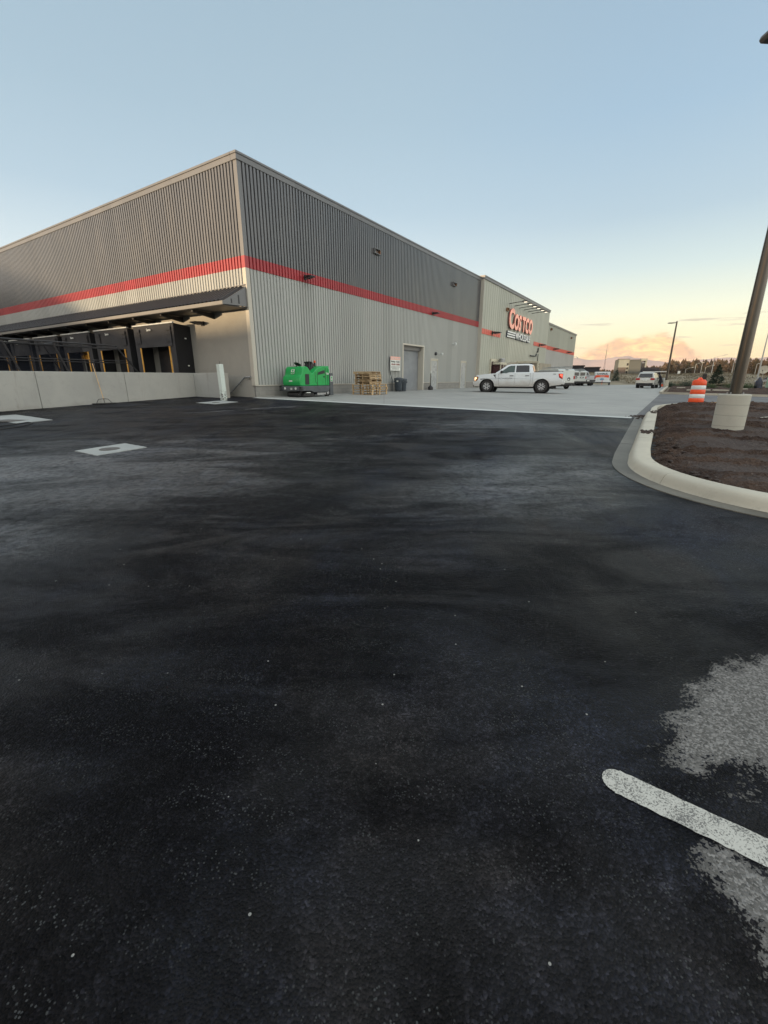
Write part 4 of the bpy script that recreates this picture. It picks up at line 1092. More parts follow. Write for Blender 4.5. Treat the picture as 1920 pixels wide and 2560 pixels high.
# column at the rear with sticker
mb = MB(); mb.prism([(-1.02, .06), (-1.02, 1.10), (-1.06, 1.16), (-1.26, 1.16), (-1.30, 1.10), (-1.30, .06)], -hw - .02, hw + .02); rc_ = mb.build('rear_column', M['machgray'], SC, bevel=.03)
for s_ in (-1, 1):
    mb = MB(); y = s_ * (hw + .021); mb.box(-1.24, -1.08, min(y, y + s_ * .004), max(y, y + s_ * .004), .74, 1.02); st_ = mb.build('sticker', M['sticker'] if 'sticker' in M else M['led'], rc_)
    mb = MB(); mb.box(-1.21, -1.11, min(y + s_ * .0042, y + s_ * .007), max(y + s_ * .0042, y + s_ * .007), .76, .84); mb.box(-1.20, -1.12, min(y + s_ * .0042, y + s_ * .007), max(y + s_ * .0042, y + s_ * .007), .88, .99); mb.build('sticker_print', M['green'], st_)
# front bumper with head lights
mb = MB(); mb.box(1.16, 1.25, -.64, .64, .30, .53); bu = mb.build('bumper', M['machgray'], SC, bevel=.03)
for s_ in (-1, 1):
    mb = MB(); mb.lathe([(.052, 0), (.058, .02), (.03, .034)], (1.25, s_ * .36, .42), 16, 'x'); mb.build('headlight', M['led'], bu, smooth=True)
    mb = MB()
    for k in range(4): mb.box(1.10, 1.30, s_ * .66 - .05, s_ * .66 + .05, .30 + .06 * k, .335 + .06 * k)
    mb.build('corner_guard', M['plastic'], bu)
text_mesh('lettering', 'CE', .12, M['led'], bu, (1.252, -.02, .37), (PI / 2, 0, PI / 2), ext=.003, offs=.004)
mb = MB(); mb.prism([(-.16, .77), (-.12, .745), (.06, .745), (.10, .77), (.06, .80), (-.12, .80)], 1.165, 1.178, plane='yz'); mb.build('emblem', M['led'], body)
mb = MB(); mb.quad((1.022, -.12, 1.10), (1.022, .10, 1.10), (.965, .10, 1.32), (.965, -.12, 1.32))
for v in mb.v: v.x += .02
sk = mb.build('sticker', M['led'], body)
mb = MB(); mb.quad((1.022, -.10, 1.12), (1.022, .08, 1.12), (1.002, .08, 1.19), (1.002, -.10, 1.19)); mb.quad((.994, -.06, 1.215), (.994, .04, 1.215), (.972, .04, 1.30), (.972, -.06, 1.30))
for v in mb.v: v.x += .023
mb.build('sticker_print', M['green'], sk)
mb = MB(); mb.lathe([(.17, -.014), (.185, 0), (.17, .014), (.155, 0), (.17, -.014)], (0, 0, 0), 24)
for v in mb.v: v.rotate(Matrix.Rotation(math.radians(-28), 3, 'Y')); v += Vector((.66, 0, 1.56))
mb.tube([(.80, 0, 1.42), (.66, 0, 1.55)], .025, 8); mb.build('steering_wheel', M['plastic'], SC, smooth=True)
mb = MB(); mb.prism([(.28, 1.18), (.30, 1.27), (-.02, 1.30), (-.10, 1.62), (-.02, 1.70), (-.14, 1.72), (-.24, 1.60), (-.22, 1.25)], -.25, .25); mb.build('seat', M['plastic'], SC, bevel=.045, seg=3)
mb = MB(); mb.box(.10, .16, .26, .31, 1.35, 1.72); mb.build('armrest', M['plastic'], SC, bevel=.01)
mb = MB(); mb.cyl((-.46, .12, 1.48), (-.46, .12, 1.66), .05, .045, 12); bc_ = mb.build('beacon_post', M['plastic'], SC)
mb = MB(); mb.lathe([(.05, 0), (.055, .03), (.05, .09), (.02, .11)], (-.46, .12, 1.66), 14); mb.build('beacon', M['orange'], bc_, smooth=True)
mb = MB(); mb.lathe([(.06, 0), (.055, .12), (.02, .14)], (-.24, .2, 1.47), 12); mb.build('bottle_cap', M['maroon'], SC)
def wheel_simple(name, x, y0, y1, r, par, mt='rubber'):
    mb = MB(); mb.lathe([(r * .2, y0), (r * .9, y0), (r, y0 + .02), (r, y1 - .02), (r * .9, y1), (r * .2, y1)], (x, 0, r), 22, 'y')
    return mb.build(name, M[mt], par, smooth=True)
for s_ in (-1, 1):
    wl = wheel_simple('wheel', -.88, s_ * .50 - .07, s_ * .50 + .07, .19, SC)
    mb = MB(); mb.lathe([(.02, 0), (.09, .0), (.09, .01), (.02, .015)], (-.88, s_ * .574 if s_ > 0 else -.588, .19), 14, 'y'); mb.build('hub', M['steel'], wl)
wheel_simple('wheel', .55, -.08, .08, .2, SC)
for s_ in (-1, 1):
    mb = MB(); y = s_ * .60; mb.box(-.65, .0, min(y, y + s_ * .03), max(y, y + s_ * .03), .10, .20); mb.build('side_squeegee', M['steel'], SC)
    mb = MB(); mb.prism([(.05, .05), (.25, .21), (.85, .21), (.95, .05)], s_ * .52 - .03, s_ * .52 + .03); mb.build('skirt', M['rubber'], SC)
mb = MB(); mb.lathe([(.10, -.4), (.13, -.38), (.13, .38), (.10, .4)], (.98, 0, .14), 16, 'y'); mb.build('front_roller', M['plastic'], SC)
mb = MB(); mb.box(.50, .80, .60, .63, .205, .24); mb.build('warning_strip', M['led'], SC)

# ---- pallets
def make_pallet(mat_, L_, W_, slots):
    e = empty('pallet', (0, 0, 0), 0); t = .016; h = .14
    mb = MB()
    n = 7
    for i in range(n): x = -L_ / 2 + .045 + (L_ - .09) * i / (n - 1); mb.box(x - .044, x + .044, -W_ / 2, W_ / 2, h - t, h)
    mb.build('deck_boards', mat_, e)
    for y in (-W_ / 2 + .02, 0, W_ / 2 - .02):
        mb = MB()
        if slots: mb.prism([(-L_ / 2, t), (-L_ / 2, h - t - .001), (L_ / 2, h - t - .001), (L_ / 2, t), (L_ * .33, t), (L_ * .31, t + .04), (L_ * .12, t + .04), (L_ * .10, t), (-L_ * .10, t), (-L_ * .12, t + .04), (-L_ * .31, t + .04), (-L_ * .33, t)], y - .019, y + .019)
        else:
            for x in (-L_ / 2 + .05, 0, L_ / 2 - .05): mb.box(x - .05, x + .05, y - .019, y + .019, t, h - t - .001)
        mb.build('stringer', mat_, e)
    mb = MB()
    for x in (-L_ / 2 + .05, -L_ * .2, 0, L_ * .2, L_ / 2 - .05): mb.box(x - .044, x + .044, -W_ / 2, W_ / 2, 0, t - .0005)
    mb.build('bottom_boards', mat_, e); return e
pA = make_pallet(M['wood'], 1.55, 1.40, False); pB = make_pallet(M['woodw'], 1.20, 1.06, True)
lab = ['bottom wooden pallet of the stack beside the green scrubber', 'second wooden pallet up, in the wide lower part of the stack',
       'third wooden pallet up, sticking out to the right', 'topmost of the four wide pallets in the lower stack',
       'lowest of the five narrow pallets, resting on the wide ones', 'second narrow weathered pallet up in the stack', 'middle one of the five narrow weathered pallets',
       'narrow weathered pallet just beneath the top one', 'topmost pallet of the stack, shifted to the left']
offs = [(0, 0, 0), (.02, .01, .01), (.10, .06, -.03), (-.02, .0, .02), (-.10, .05, .02), (-.08, .06, -.02), (-.10, .04, .03), (-.07, .07, .0), (-.16, .08, .04)]
usedA = usedB = False
for k in range(9):
    if k < 4: o = pA if not usedA else copy_tree(pA); usedA = True
    else: o = pB if not usedB else copy_tree(pB); usedB = True
    h_ = .142 * k if k < 4 else .142 * 4 + .141 * (k - 4)
    put(o, 6.95 + offs[k][0], 1.86 + offs[k][1] * -1, .01 + h_, FR + offs[k][2] + (PI / 2 if k % 3 == 2 else 0))
    tag(o, lab[k], 'pallet', 'stacked wooden pallets')
# ---- trash cans
def trash_can(lbl, a, b, hn):
    e = empty('trash_can', (0, 0, 0), FR + .2, lbl, 'trash can', 'grey trash cans by the roll-up door'); put(e, a, b, .008)
    dz = .06 if hn else 0
    mb = MB(); mb.lathe([(.22, dz), (.235, dz + .02), (.275, dz + .66), (.29, dz + .70), (.305, dz + .70), (.305, dz + .75), (.285, dz + .752), (.275, dz + .70), (.22, dz + .06)], (0, 0, 0), 28)
    bd = mb.build('body', M['ubin'], e, smooth=True)
    for s_ in (-1, 1):
        mb = MB(); mb.box(-.06, .06, s_ * .31 - .025, s_ * .31 + .025, dz + .58, dz + .66); mb.build('handle', M['ubin'], bd, bevel=.01)
    mb = MB(); mb.lathe([(.30, 0), (.312, .01), (.312, .045), (.29, .09), (.12, .13), (.02, .135)], (0, 0, dz + .755), 28); mb.build('lid', M['ubin'], e, smooth=True)
    if hn:
        mb = MB(); mb.lathe([(.23, .035), (.25, .045), (.25, .058), (.05, .059)], (0, 0, 0), 20); dl = mb.build('dolly', M['plastic'], e)
        for q in range(5): mb = MB(); mb.cyl((.19 * math.cos(q * 1.257) - .01, .19 * math.sin(q * 1.257), .018), (.19 * math.cos(q * 1.257) + .01, .19 * math.sin(q * 1.257), .018), .018); mb.build('caster', M['rubber'], dl)
        mb = MB(); mb.box(-.315, -.304, -.09, .03, dz + .60, dz + .68); mb.build('label_plate', M['led'], bd)
trash_can('taller grey round trash can standing on a wheeled dolly', 12.25, .62, True)
trash_can('shorter grey round trash can right beside the roll-up door', 12.95, .55, False)
# ---- smoking receptacle
e = empty('ash_receptacle', (0, 0, 0), FR, 'black long-necked cigarette receptacle between roll-up door and grey door', 'ash receptacle'); put(e, 17.55, .42, .008)
mb = MB(); mb.lathe([(.18, 0), (.21, .03), (.21, .16), (.20, .2), (.13, .26), (.06, .33), (.035, .40)], (0, 0, 0), 22); mb.build('base', M['plastic'], e, smooth=True)
mb = MB(); mb.cyl((0, 0, .38), (0, 0, 1.28), .032, .026); mb.build('neck', M['plastic'], e)
mb = MB(); mb.lathe([(.03, 1.26), (.05, 1.28), (.05, 1.42), (.02, 1.46)], (0, 0, 0), 14); mb.build('cap', M['led'], e)
# ---- receiving hours sign on a bent post
e = empty('hours_sign', (0, 0, 0), FR, 'white and red receiving hours sign beside the roll-up door', 'sign'); put(e, 12.55, .16)
zz = 2.12 - (.72 - .013 * .16)
mb = MB(); mb.box(-.65, .65, -.012, .012, zz, zz + .93); bd = mb.build('board', M['led'], e, bevel=.004)
mb = MB(); mb.box(-.65, .65, -.018, -.0125, zz + .72, zz + .925); hd_ = mb.build('red_header', M['signred'], bd)
text_mesh('lettering', 'RECEIVING HOURS', .16, M['led'], hd_, (0, -.022, zz + .76), rotR, ext=.002, offs=.002, sx=.88, align='CENTER')
text_mesh('lettering', 'Monday - Sunday', .17, M['textgray'] if 'textgray' in M else M['plastic'], bd, (0, -.016, zz + .55), rotR, ext=.002, offs=.002, sx=.95, align='CENTER')
text_mesh('lettering', '4:00AM-12:00PM', .17, M['signside'], bd, (0, -.016, zz + .36), rotR, ext=.002, offs=.003, sx=.95, align='CENTER')
for k, q in enumerate((1.1, 1.18, .95, .9)):
    mb = MB(); mb.box(-q / 2, q / 2, -.016, -.0125, zz + .27 - k * .062, zz + .285 - k * .062); mb.build('fine_print', M['plastic'], bd)
mb = MB(); mb.tube([(-.70, .01, zz + .9), (-.70, .01, zz - .02), (-.38, .01, .80), (-.36, .01, 0)], .022, 8); mb.build('post', M['machgray'], e)

# ================================================================== ISLAND OBJECTS
def putxy(o, x, y, dz=0.0, z=None): o.location = (x, y, (zxy(x, y) if z is None else z) + dz); return o
# traffic drum
e = empty('traffic_drum', (0, 0, 0), 0, 'orange and white striped traffic drum at the edge of the soil island', 'traffic drum'); putxy(e, 12.80, 18.30, z=.60)
e.rotation_euler = (math.radians(-2), math.radians(2.5), .4); e.scale = (.93, .93, 1.0)
def drum_prof(z0, z1):
    def rr(z): return .295 - .035 * (z / .92)
    ks = [z0, z0 + .008, (z0 + z1) / 2, z1 - .008, z1]
    return [(rr(k) + (.0 if 0 < i < 4 else -.006), k) for i, k in enumerate(ks)]
bands = [(.06, .22, 'orange'), (.22, .38, 'reflect'), (.38, .56, 'orange'), (.56, .72, 'reflect'), (.72, .90, 'orange')]
core = MB(); core.lathe([(.27, .05), (.225, .93), (.20, .945)], (0, 0, 0), 28); bd = core.build('body', M['orange'], e, smooth=True)
for z0, z1, mt in bands:
    mb = MB(); mb.lathe(drum_prof(z0, z1), (0, 0, 0), 32); mb.build('stripe', M[mt], bd, smooth=True)
mb = MB(); mb.prism([(-.20, .90), (-.16, .97), (-.06, 1.035), (.06, 1.035), (.16, .97), (.20, .90), (.12, .935), (.05, .985), (-.05, .985), (-.12, .935)], -.03, .03); mb.build('handle', M['orange'], e, bevel=.01)
mb = MB(); mb.lathe([(.33, 0), (.345, .01), (.345, .055), (.27, .07)], (0, 0, 0), 30); mb.build('base_ring', M['rubber'], e)
mb = MB(); mb.tube([(-.34, .1, .05), (.25, -.42, .06), (.62, -.55, .08)], .012, 6); mb.build('guy_rope', M['handle'], e)

# big light pole on a concrete base
e = empty('light_pole', (0, 0, 0), 0, 'tall bronze parking lot light pole on a round concrete base at right', 'light pole'); putxy(e, 7.46, 9.52, z=.64)
e.rotation_euler = (0, 0, 0)
mb = MB(); mb.lathe([(.285, -.25), (.285, .625), (.268, .644), (.06, .645)], (0, 0, 0), 48); bs = mb.build('concrete_base', M['basec'], e, smooth=True)
mb = MB(); mb.lathe([(.112, .647), (.112, .80), (.110, 1.2), (.072, 6.74), (.07, 6.78), (.02, 6.79)], (0, 0, 0), 32); pl = mb.build('pole', M['bronze'], e, smooth=True)
mb = MB()
for q in range(4): an = q * PI / 2 + .4; mb.cyl((.155 * math.cos(an), .155 * math.sin(an), .645), (.155 * math.cos(an), .155 * math.sin(an), .68), .012)
mb.build('anchor_bolts', M['steel'], bs)
mb = MB(); mb.box(-.42, -.06, -.035, .035, 6.62, 6.68); ar = mb.build('arm', M['bronze'], e)
mb = MB(); mb.prism([(-.88, 6.62), (-.86, 6.68), (-.40, 6.72), (-.40, 6.56), (-.84, 6.58)], -.18, .18); mb.build('light_fixture', M['black'], ar, bevel=.012)
def loc_fix(o, ang): o.rotation_euler = (0, 0, ang)
# small concrete slab and a clod pile in the soil
mb = MB(); mb.prism([(-.5, -.35), (.6, -.38), (.62, .3), (-.42, .35)], 0, .13, plane='xy'); o = mb.build('concrete_slab', M['kerb'], bevel=.01)
putxy(o, 9.85, 10.75, .10); tag(o, 'broken flat concrete slab lying in the soil at the right edge', 'slab'); o.rotation_euler = (.03, -.04, .3)

# second light pole further off
e = empty('light_pole', (0, 0, 0), 0, 'slim dark light pole on concrete base beside the far end of the lot', 'light pole'); putxy(e, 36.4, 58.3, z=.62)
mb = MB(); mb.lathe([(.36, -.3), (.36, .72), (.34, .74), (.05, .741)], (0, 0, 0), 24); bs = mb.build('concrete_base', M['kerb'], e, smooth=True)
mb = MB(); mb.lathe([(.375, .0), (.375, .68)], (0, 0, 0), 24); 
mb = MB(); mb.box(-.47, -.40, -.12, .12, .0, .78); mb.build('marker_board', M['orange'], bs)
mb = MB(); mb.lathe([(.14, .742), (.13, 1.5), (.085, 7.75), (.02, 7.78)], (0, 0, 0), 16); mb.build('pole', M['bronze'], e, smooth=True)
mb = MB(); mb.prism([(-.1, 7.62), (-1.0, 7.60), (-1.05, 7.56), (-1.0, 7.50), (-.5, 7.50), (-.1, 7.56)], -.17, .17); mb.build('light_fixture', M['bronze'], e, bevel=.01)

# ================================================================== VEHICLES  (local +x = front, z = 0 ground)
def wheel(par, x, y, r, wd, side, rim='alloy'):
    e = MB(); s = side
    e.lathe([(r * .62, -wd / 2), (r * .93, -wd / 2), (r, -wd * .35), (r, wd * .35), (r * .93, wd / 2), (r * .62, wd / 2), (r * .60, wd * .2), (r * .60, -wd * .2), (r * .62, -wd / 2)], (x, y, r), 32, 'y', False)
    t = e.build('wheel', M['rubber'], par, smooth=True)
    yo = y + s * wd * .36
    m1 = MB(); m1.lathe([(r * .08, 0), (r * .62, 0), (r * .64, s * .03)], (x, yo - s * .03, r), 28, 'y'); d = m1.build('rim', M['plastic'] if rim == 'alloy' else M['steel'], t)
    if rim == 'alloy':
        m2 = MB(); 
        for k in range(6):
            for dq in (-.14, .14):
                a0 = k * PI / 3 + dq * .4; a1 = k * PI / 3 + dq * 1.5
                c0, s0, c1, s1 = math.cos(a0), math.sin(a0), math.cos(a1), math.sin(a1); hw_ = .022
                p = [(x + c0 * r * .12 - s0 * hw_, r + s0 * r * .12 + c0 * hw_), (x + c1 * r * .62 - s1 * hw_, r + s1 * r * .62 + c1 * hw_),
                     (x + c1 * r * .62 + s1 * hw_, r + s1 * r * .62 - c1 * hw_), (x + c0 * r * .12 + s0 * hw_, r + s0 * r * .12 - c0 * hw_)]
                m2.prism(p, *sorted((yo - s * .028, yo + s * .006)))
        m2.lathe([(r * .61, -.01), (r * .66, -.01), (r * .66, .012), (r * .61, .012), (r * .61, -.01)], (x, yo, r), 28, 'y')
        m2.build('spokes', M['alloy'], d)
    else:
        m2 = MB(); m2.lathe([(r * .2, -.02), (r * .45, -.015), (r * .5, .01), (r * .2, .012)], (x, yo, r), 20, 'y'); m2.build('hub_cap', M['steel'], d)
    return t
def arch(cx, r, z0, n=9, up=True):
    """arc points over a wheel from front (+x) to rear (-x)"""
    th = math.asin(max(-1, min(1, (z0 - .40) / r)))
    return [(cx + r * math.cos(th + (PI - 2 * th) * i / n), .40 + r * math.sin(th + (PI - 2 * th) * i / n)) for i in range(n + 1)]
def side_quad(mb, pts, hwf, s, off=.006):
    v = [(x, s * (hwf(z) + off), z) for x, z in pts]
    mb.add(v, [tuple(range(len(v)))]); return mb
def liner(par, cx, r, hw_):
    for s_ in (-1, 1):
        mb = MB(); mb.lathe([(r * .97, hw_ - .30), (r * .97, hw_ - .012)], (cx, 0, .38), 20, 'y')
        if s_ < 0:
            for v in mb.v: v.y = -v.y
        mb.f = mb.f[:20] + [mb.f[20]] if s_ > 0 else mb.f[:20] + [mb.f[20]]
        mb.build('wheel_liner', M['plastic'], par)

# ---- pickup truck
def pickup(label, paint, x, y, z, rz, lights=True, detail=True):
    T = empty('pickup_truck', (x, y, z), rz, label, 'pickup truck')
    hw_ = .99
    zr = .40
    prof = ([(2.93, .40), (2.95, .74), (2.92, .94), (2.86, 1.08), (2.76, 1.16), (2.2, 1.235), (1.50, 1.285)] +
            [(-1.06, 1.30), (-1.10, 1.345), (-2.92, 1.37), (-2.97, 1.32), (-2.97, .66), (-2.9, .52)] +
            [(-2.35, .46)] + arch(-1.68, .53, zr)[::-1] + [(.1, zr)] + arch(2.03, .53, zr)[::-1] + [(2.62, .40)])
    mb = MB(); mb.prism(prof, -hw_, hw_); body = mb.build('body', M[paint], T, bevel=.045, seg=3, smooth=True)
    cab = lambda zz: .955 - .30 * max(0, (zz - 1.28))
    mb = MB(); mb.prism([(1.52, 1.27), (.72, 1.82), (.48, 1.885), (-.72, 1.905), (-.94, 1.86), (-1.10, 1.30)], 0, 0, hw=cab)
    cb = mb.build('cab', M[paint], T, bevel=.04, seg=3, smooth=True)
    for s_ in (-1, 1):
        mb = MB(); side_quad(mb, [(1.20, 1.30), (.62, 1.73), (.46, 1.79), (.16, 1.80), (.16, 1.35), (.55, 1.34), (.78, 1.27)], cab, s_); mb.build('window', M['glassg'] if s_ > 0 and lights else M['glass'], cb)
        mb = MB(); side_quad(mb, [(.08, 1.80), (-.70, 1.81), (-.78, 1.77), (-.82, 1.36), (.08, 1.35)], cab, s_); mb.build('window', M['glass'], cb)
        for pth in ([(1.24, 1.27), (1.20, .50)], [(.12, 1.28), (.12, .48), (1.20, .48)], [(-.90, 1.28), (-.96, .90), (-.86, .48), (.12, .48)], [(-1.08, 1.32), (-1.08, .44)]):
            mb = MB(); mb.tube([(u, s_ * (hw_ + .001), v) for u, v in pth], .007, 4); mb.build('door_seam', M['plastic'], body)
        for u in (.34, -.70):
            mb = MB(); a_, b_ = sorted((s_ * (hw_ + .002), s_ * (hw_ + .035))); mb.box(u - .13, u + .13, a_, b_, 1.10, 1.14); mb.build('door_handle', M['plastic'], body)
        mb = MB(); a_, b_ = sorted((s_ * (hw_ + .002), s_ * (hw_ + .012))); mb.prism([(1.60, 1.20), (1.40, 1.20), (1.46, 1.12), (1.40, .94), (1.48, 1.04), (1.58, 1.15)], a_, b_); mb.build('fender_vent', M['plastic'], body)
        mb = MB(); a_, b_ = sorted((s_ * .93, s_ * 1.16)); mb.box(.98, 1.10, a_, b_, 1.28, 1.46); mb.build('mirror', M['plastic'], T, bevel=.02)
        mb = MB(); a_, b_ = sorted((s_ * .90, s_ * 1.02)); mb.box(-.9, 1.3, a_, b_, .28, .33); mb.build('side_step', M['black'], T)
        mb = MB(); a_, b_ = sorted((s_ * .74, s_ * (hw_ + .008)));
        mb.prism([(2.93, 1.05), (2.70, 1.08), (2.62, 1.03), (2.66, .87), (2.80, .74), (2.93, .74)], a_, b_)
        hl_ = mb.build('headlight', M['headglass'], T, bevel=.015)
        if lights:
            mb = MB(); a_, b_ = sorted((s_ * (hw_ + .0085), s_ * (hw_ + .012))); mb.prism([(2.90, 1.02), (2.76, 1.02), (2.76, .91), (2.84, .89), (2.84, .80), (2.90, .80)], a_, b_); mb.box(2.932, 2.94, *sorted((s_ * .78, s_ * .96)), .86, 1.04)
            mb.build('head_lamp', M['headlit'], hl_)
        mb = MB(); a_, b_ = sorted((s_ * .84, s_ * (hw_ + .01))); mb.prism([(-2.985, 1.25), (-2.70, 1.25), (-2.76, 1.0), (-2.985, .88)], a_, b_)
        tl = mb.build('taillight', M['tail'], T, bevel=.01)
        if lights:
            mb = MB(); a_, b_ = sorted((s_ * (hw_ + .011), s_ * (hw_ + .014))); mb.prism([(-2.96, 1.21), (-2.80, 1.21), (-2.80, 1.10), (-2.90, 1.08), (-2.96, .96)], a_, b_); mb.build('tail_lamp', M['taillit'], tl)
        if detail:
            text_mesh('lettering', 'FX4', .10, M['plastic'], body, (-2.62 if s_ < 0 else -2.38, s_ * (hw_ + .004), 1.18), (PI / 2, 0, 0 if s_ < 0 else PI), ext=.002, offs=.002)
            text_mesh('door_logo', 'CONSTRUCTION', .085, M['machgray'], body, (.22 if s_ < 0 else .92, s_ * (hw_ + .004), .93), (PI / 2, 0, 0 if s_ < 0 else PI), ext=.001, sx=.95)
            mb = MB(); y_ = s_ * (hw_ + .003); mb.tube([(1.06 + .13 * math.cos(q * PI / 10), y_, .95 + .05 * math.sin(q * PI / 10)) for q in range(21)], .006, 4); mb.build('logo_ring', M['machgray'], body)
        for cx in (2.03, -1.68): wheel(T, cx, s_ * .865, .415, .27, s_)
    for cx in (2.03, -1.68): liner(T, cx, .53, hw_)
    # glass front and rear, grille, bumpers, bed
    mb = MB(); mb.quad((1.46, -.86, 1.32), (1.46, .86, 1.32), (.775, .79, 1.79), (.775, -.79, 1.79))
    for v in mb.v: v += Vector((.012, 0, .018))
    mb.build('windshield', M['glass'], cb)
    mb = MB(); mb.quad((-1.09, -.80, 1.42), (-1.09, .80, 1.42), (-.985, .74, 1.78), (-.985, -.74, 1.78)); mb.build('rear_window', M['glass'], cb)
    mb = MB(); mb.box(2.935, 2.965, -.72, .72, .80, 1.10); mb.build('grille', M['plastic'], T, bevel=.01)
    mb = MB(); mb.prism([(2.80, .46), (3.02, .48), (3.04, .72), (2.82, .76)], -.98, .98); fb = mb.build('bumper', M[paint], T, bevel=.03)
    mb = MB(); mb.prism([(2.78, .36), (2.98, .38), (3.0, .50), (2.78, .52)], -.95, .95); mb.build('air_dam', M['plastic'], fb)
    mb = MB(); mb.box(-3.12, -2.93, -.96, .96, .56, .78); rb = mb.build('bumper', M[paint] if lights else M['black'], T, bevel=.025)
    mb = MB(); mb.box(-3.126, -3.121, -.16, .16, .60, .74); mb.build('licence_plate', M['led'], rb)
    mb = MB(); mb.box(-2.985, -2.972, -.80, .80, .72, 1.31); tg = mb.build('tailgate', M[paint], T, bevel=.005)
    mb = MB(); mb.box(-2.992, -2.986, -.15, .15, 1.14, 1.21); mb.build('handle', M['plastic'], tg)
    mb = MB(); mb.box(-2.87, -1.14, -.975, -.88, 1.35, 1.392); mb.box(-2.87, -1.14, .88, .975, 1.35, 1.392); mb.box(-2.97, -2.875, -.97, .97, 1.36, 1.398); mb.box(-2.87, -1.14, -.87, .87, 1.34, 1.377)
    mb.build('bed_cover', M['plastic'], T)
    mb = MB(); mb.box(-2.6, 2.5, -.5, .5, .28, .45); mb.build('chassis', M['black'], T)
    mb = MB(); mb.prism([(-.72, 1.90), (-.77, 1.955), (-.88, 1.955), (-.92, 1.87)], -.08, .08); mb.build('antenna_fin', M['plastic'], cb)
    return T
M['glassg'] = pm('tinted_glass', (.05, .09, .08), (.03, .055, .05), 2, .08, spec=.7, rvar=.02)
M['headglass'] = pm('amber_lamp_glass', (.35, .16, .06), None, 5, .15)
rx, ry = 11.20, 31.75; fx, fy = 7.86, 33.15
az_ = math.atan2(fy - ry, fx - rx); mx_, my_ = (rx + fx) / 2, (ry + fy) / 2
pickup('dusty white crew cab pickup truck with lit lamps parked nose to the warehouse', 'pickup', mx_ - .08 * math.cos(az_), my_ - .08 * math.sin(az_), .655, az_)

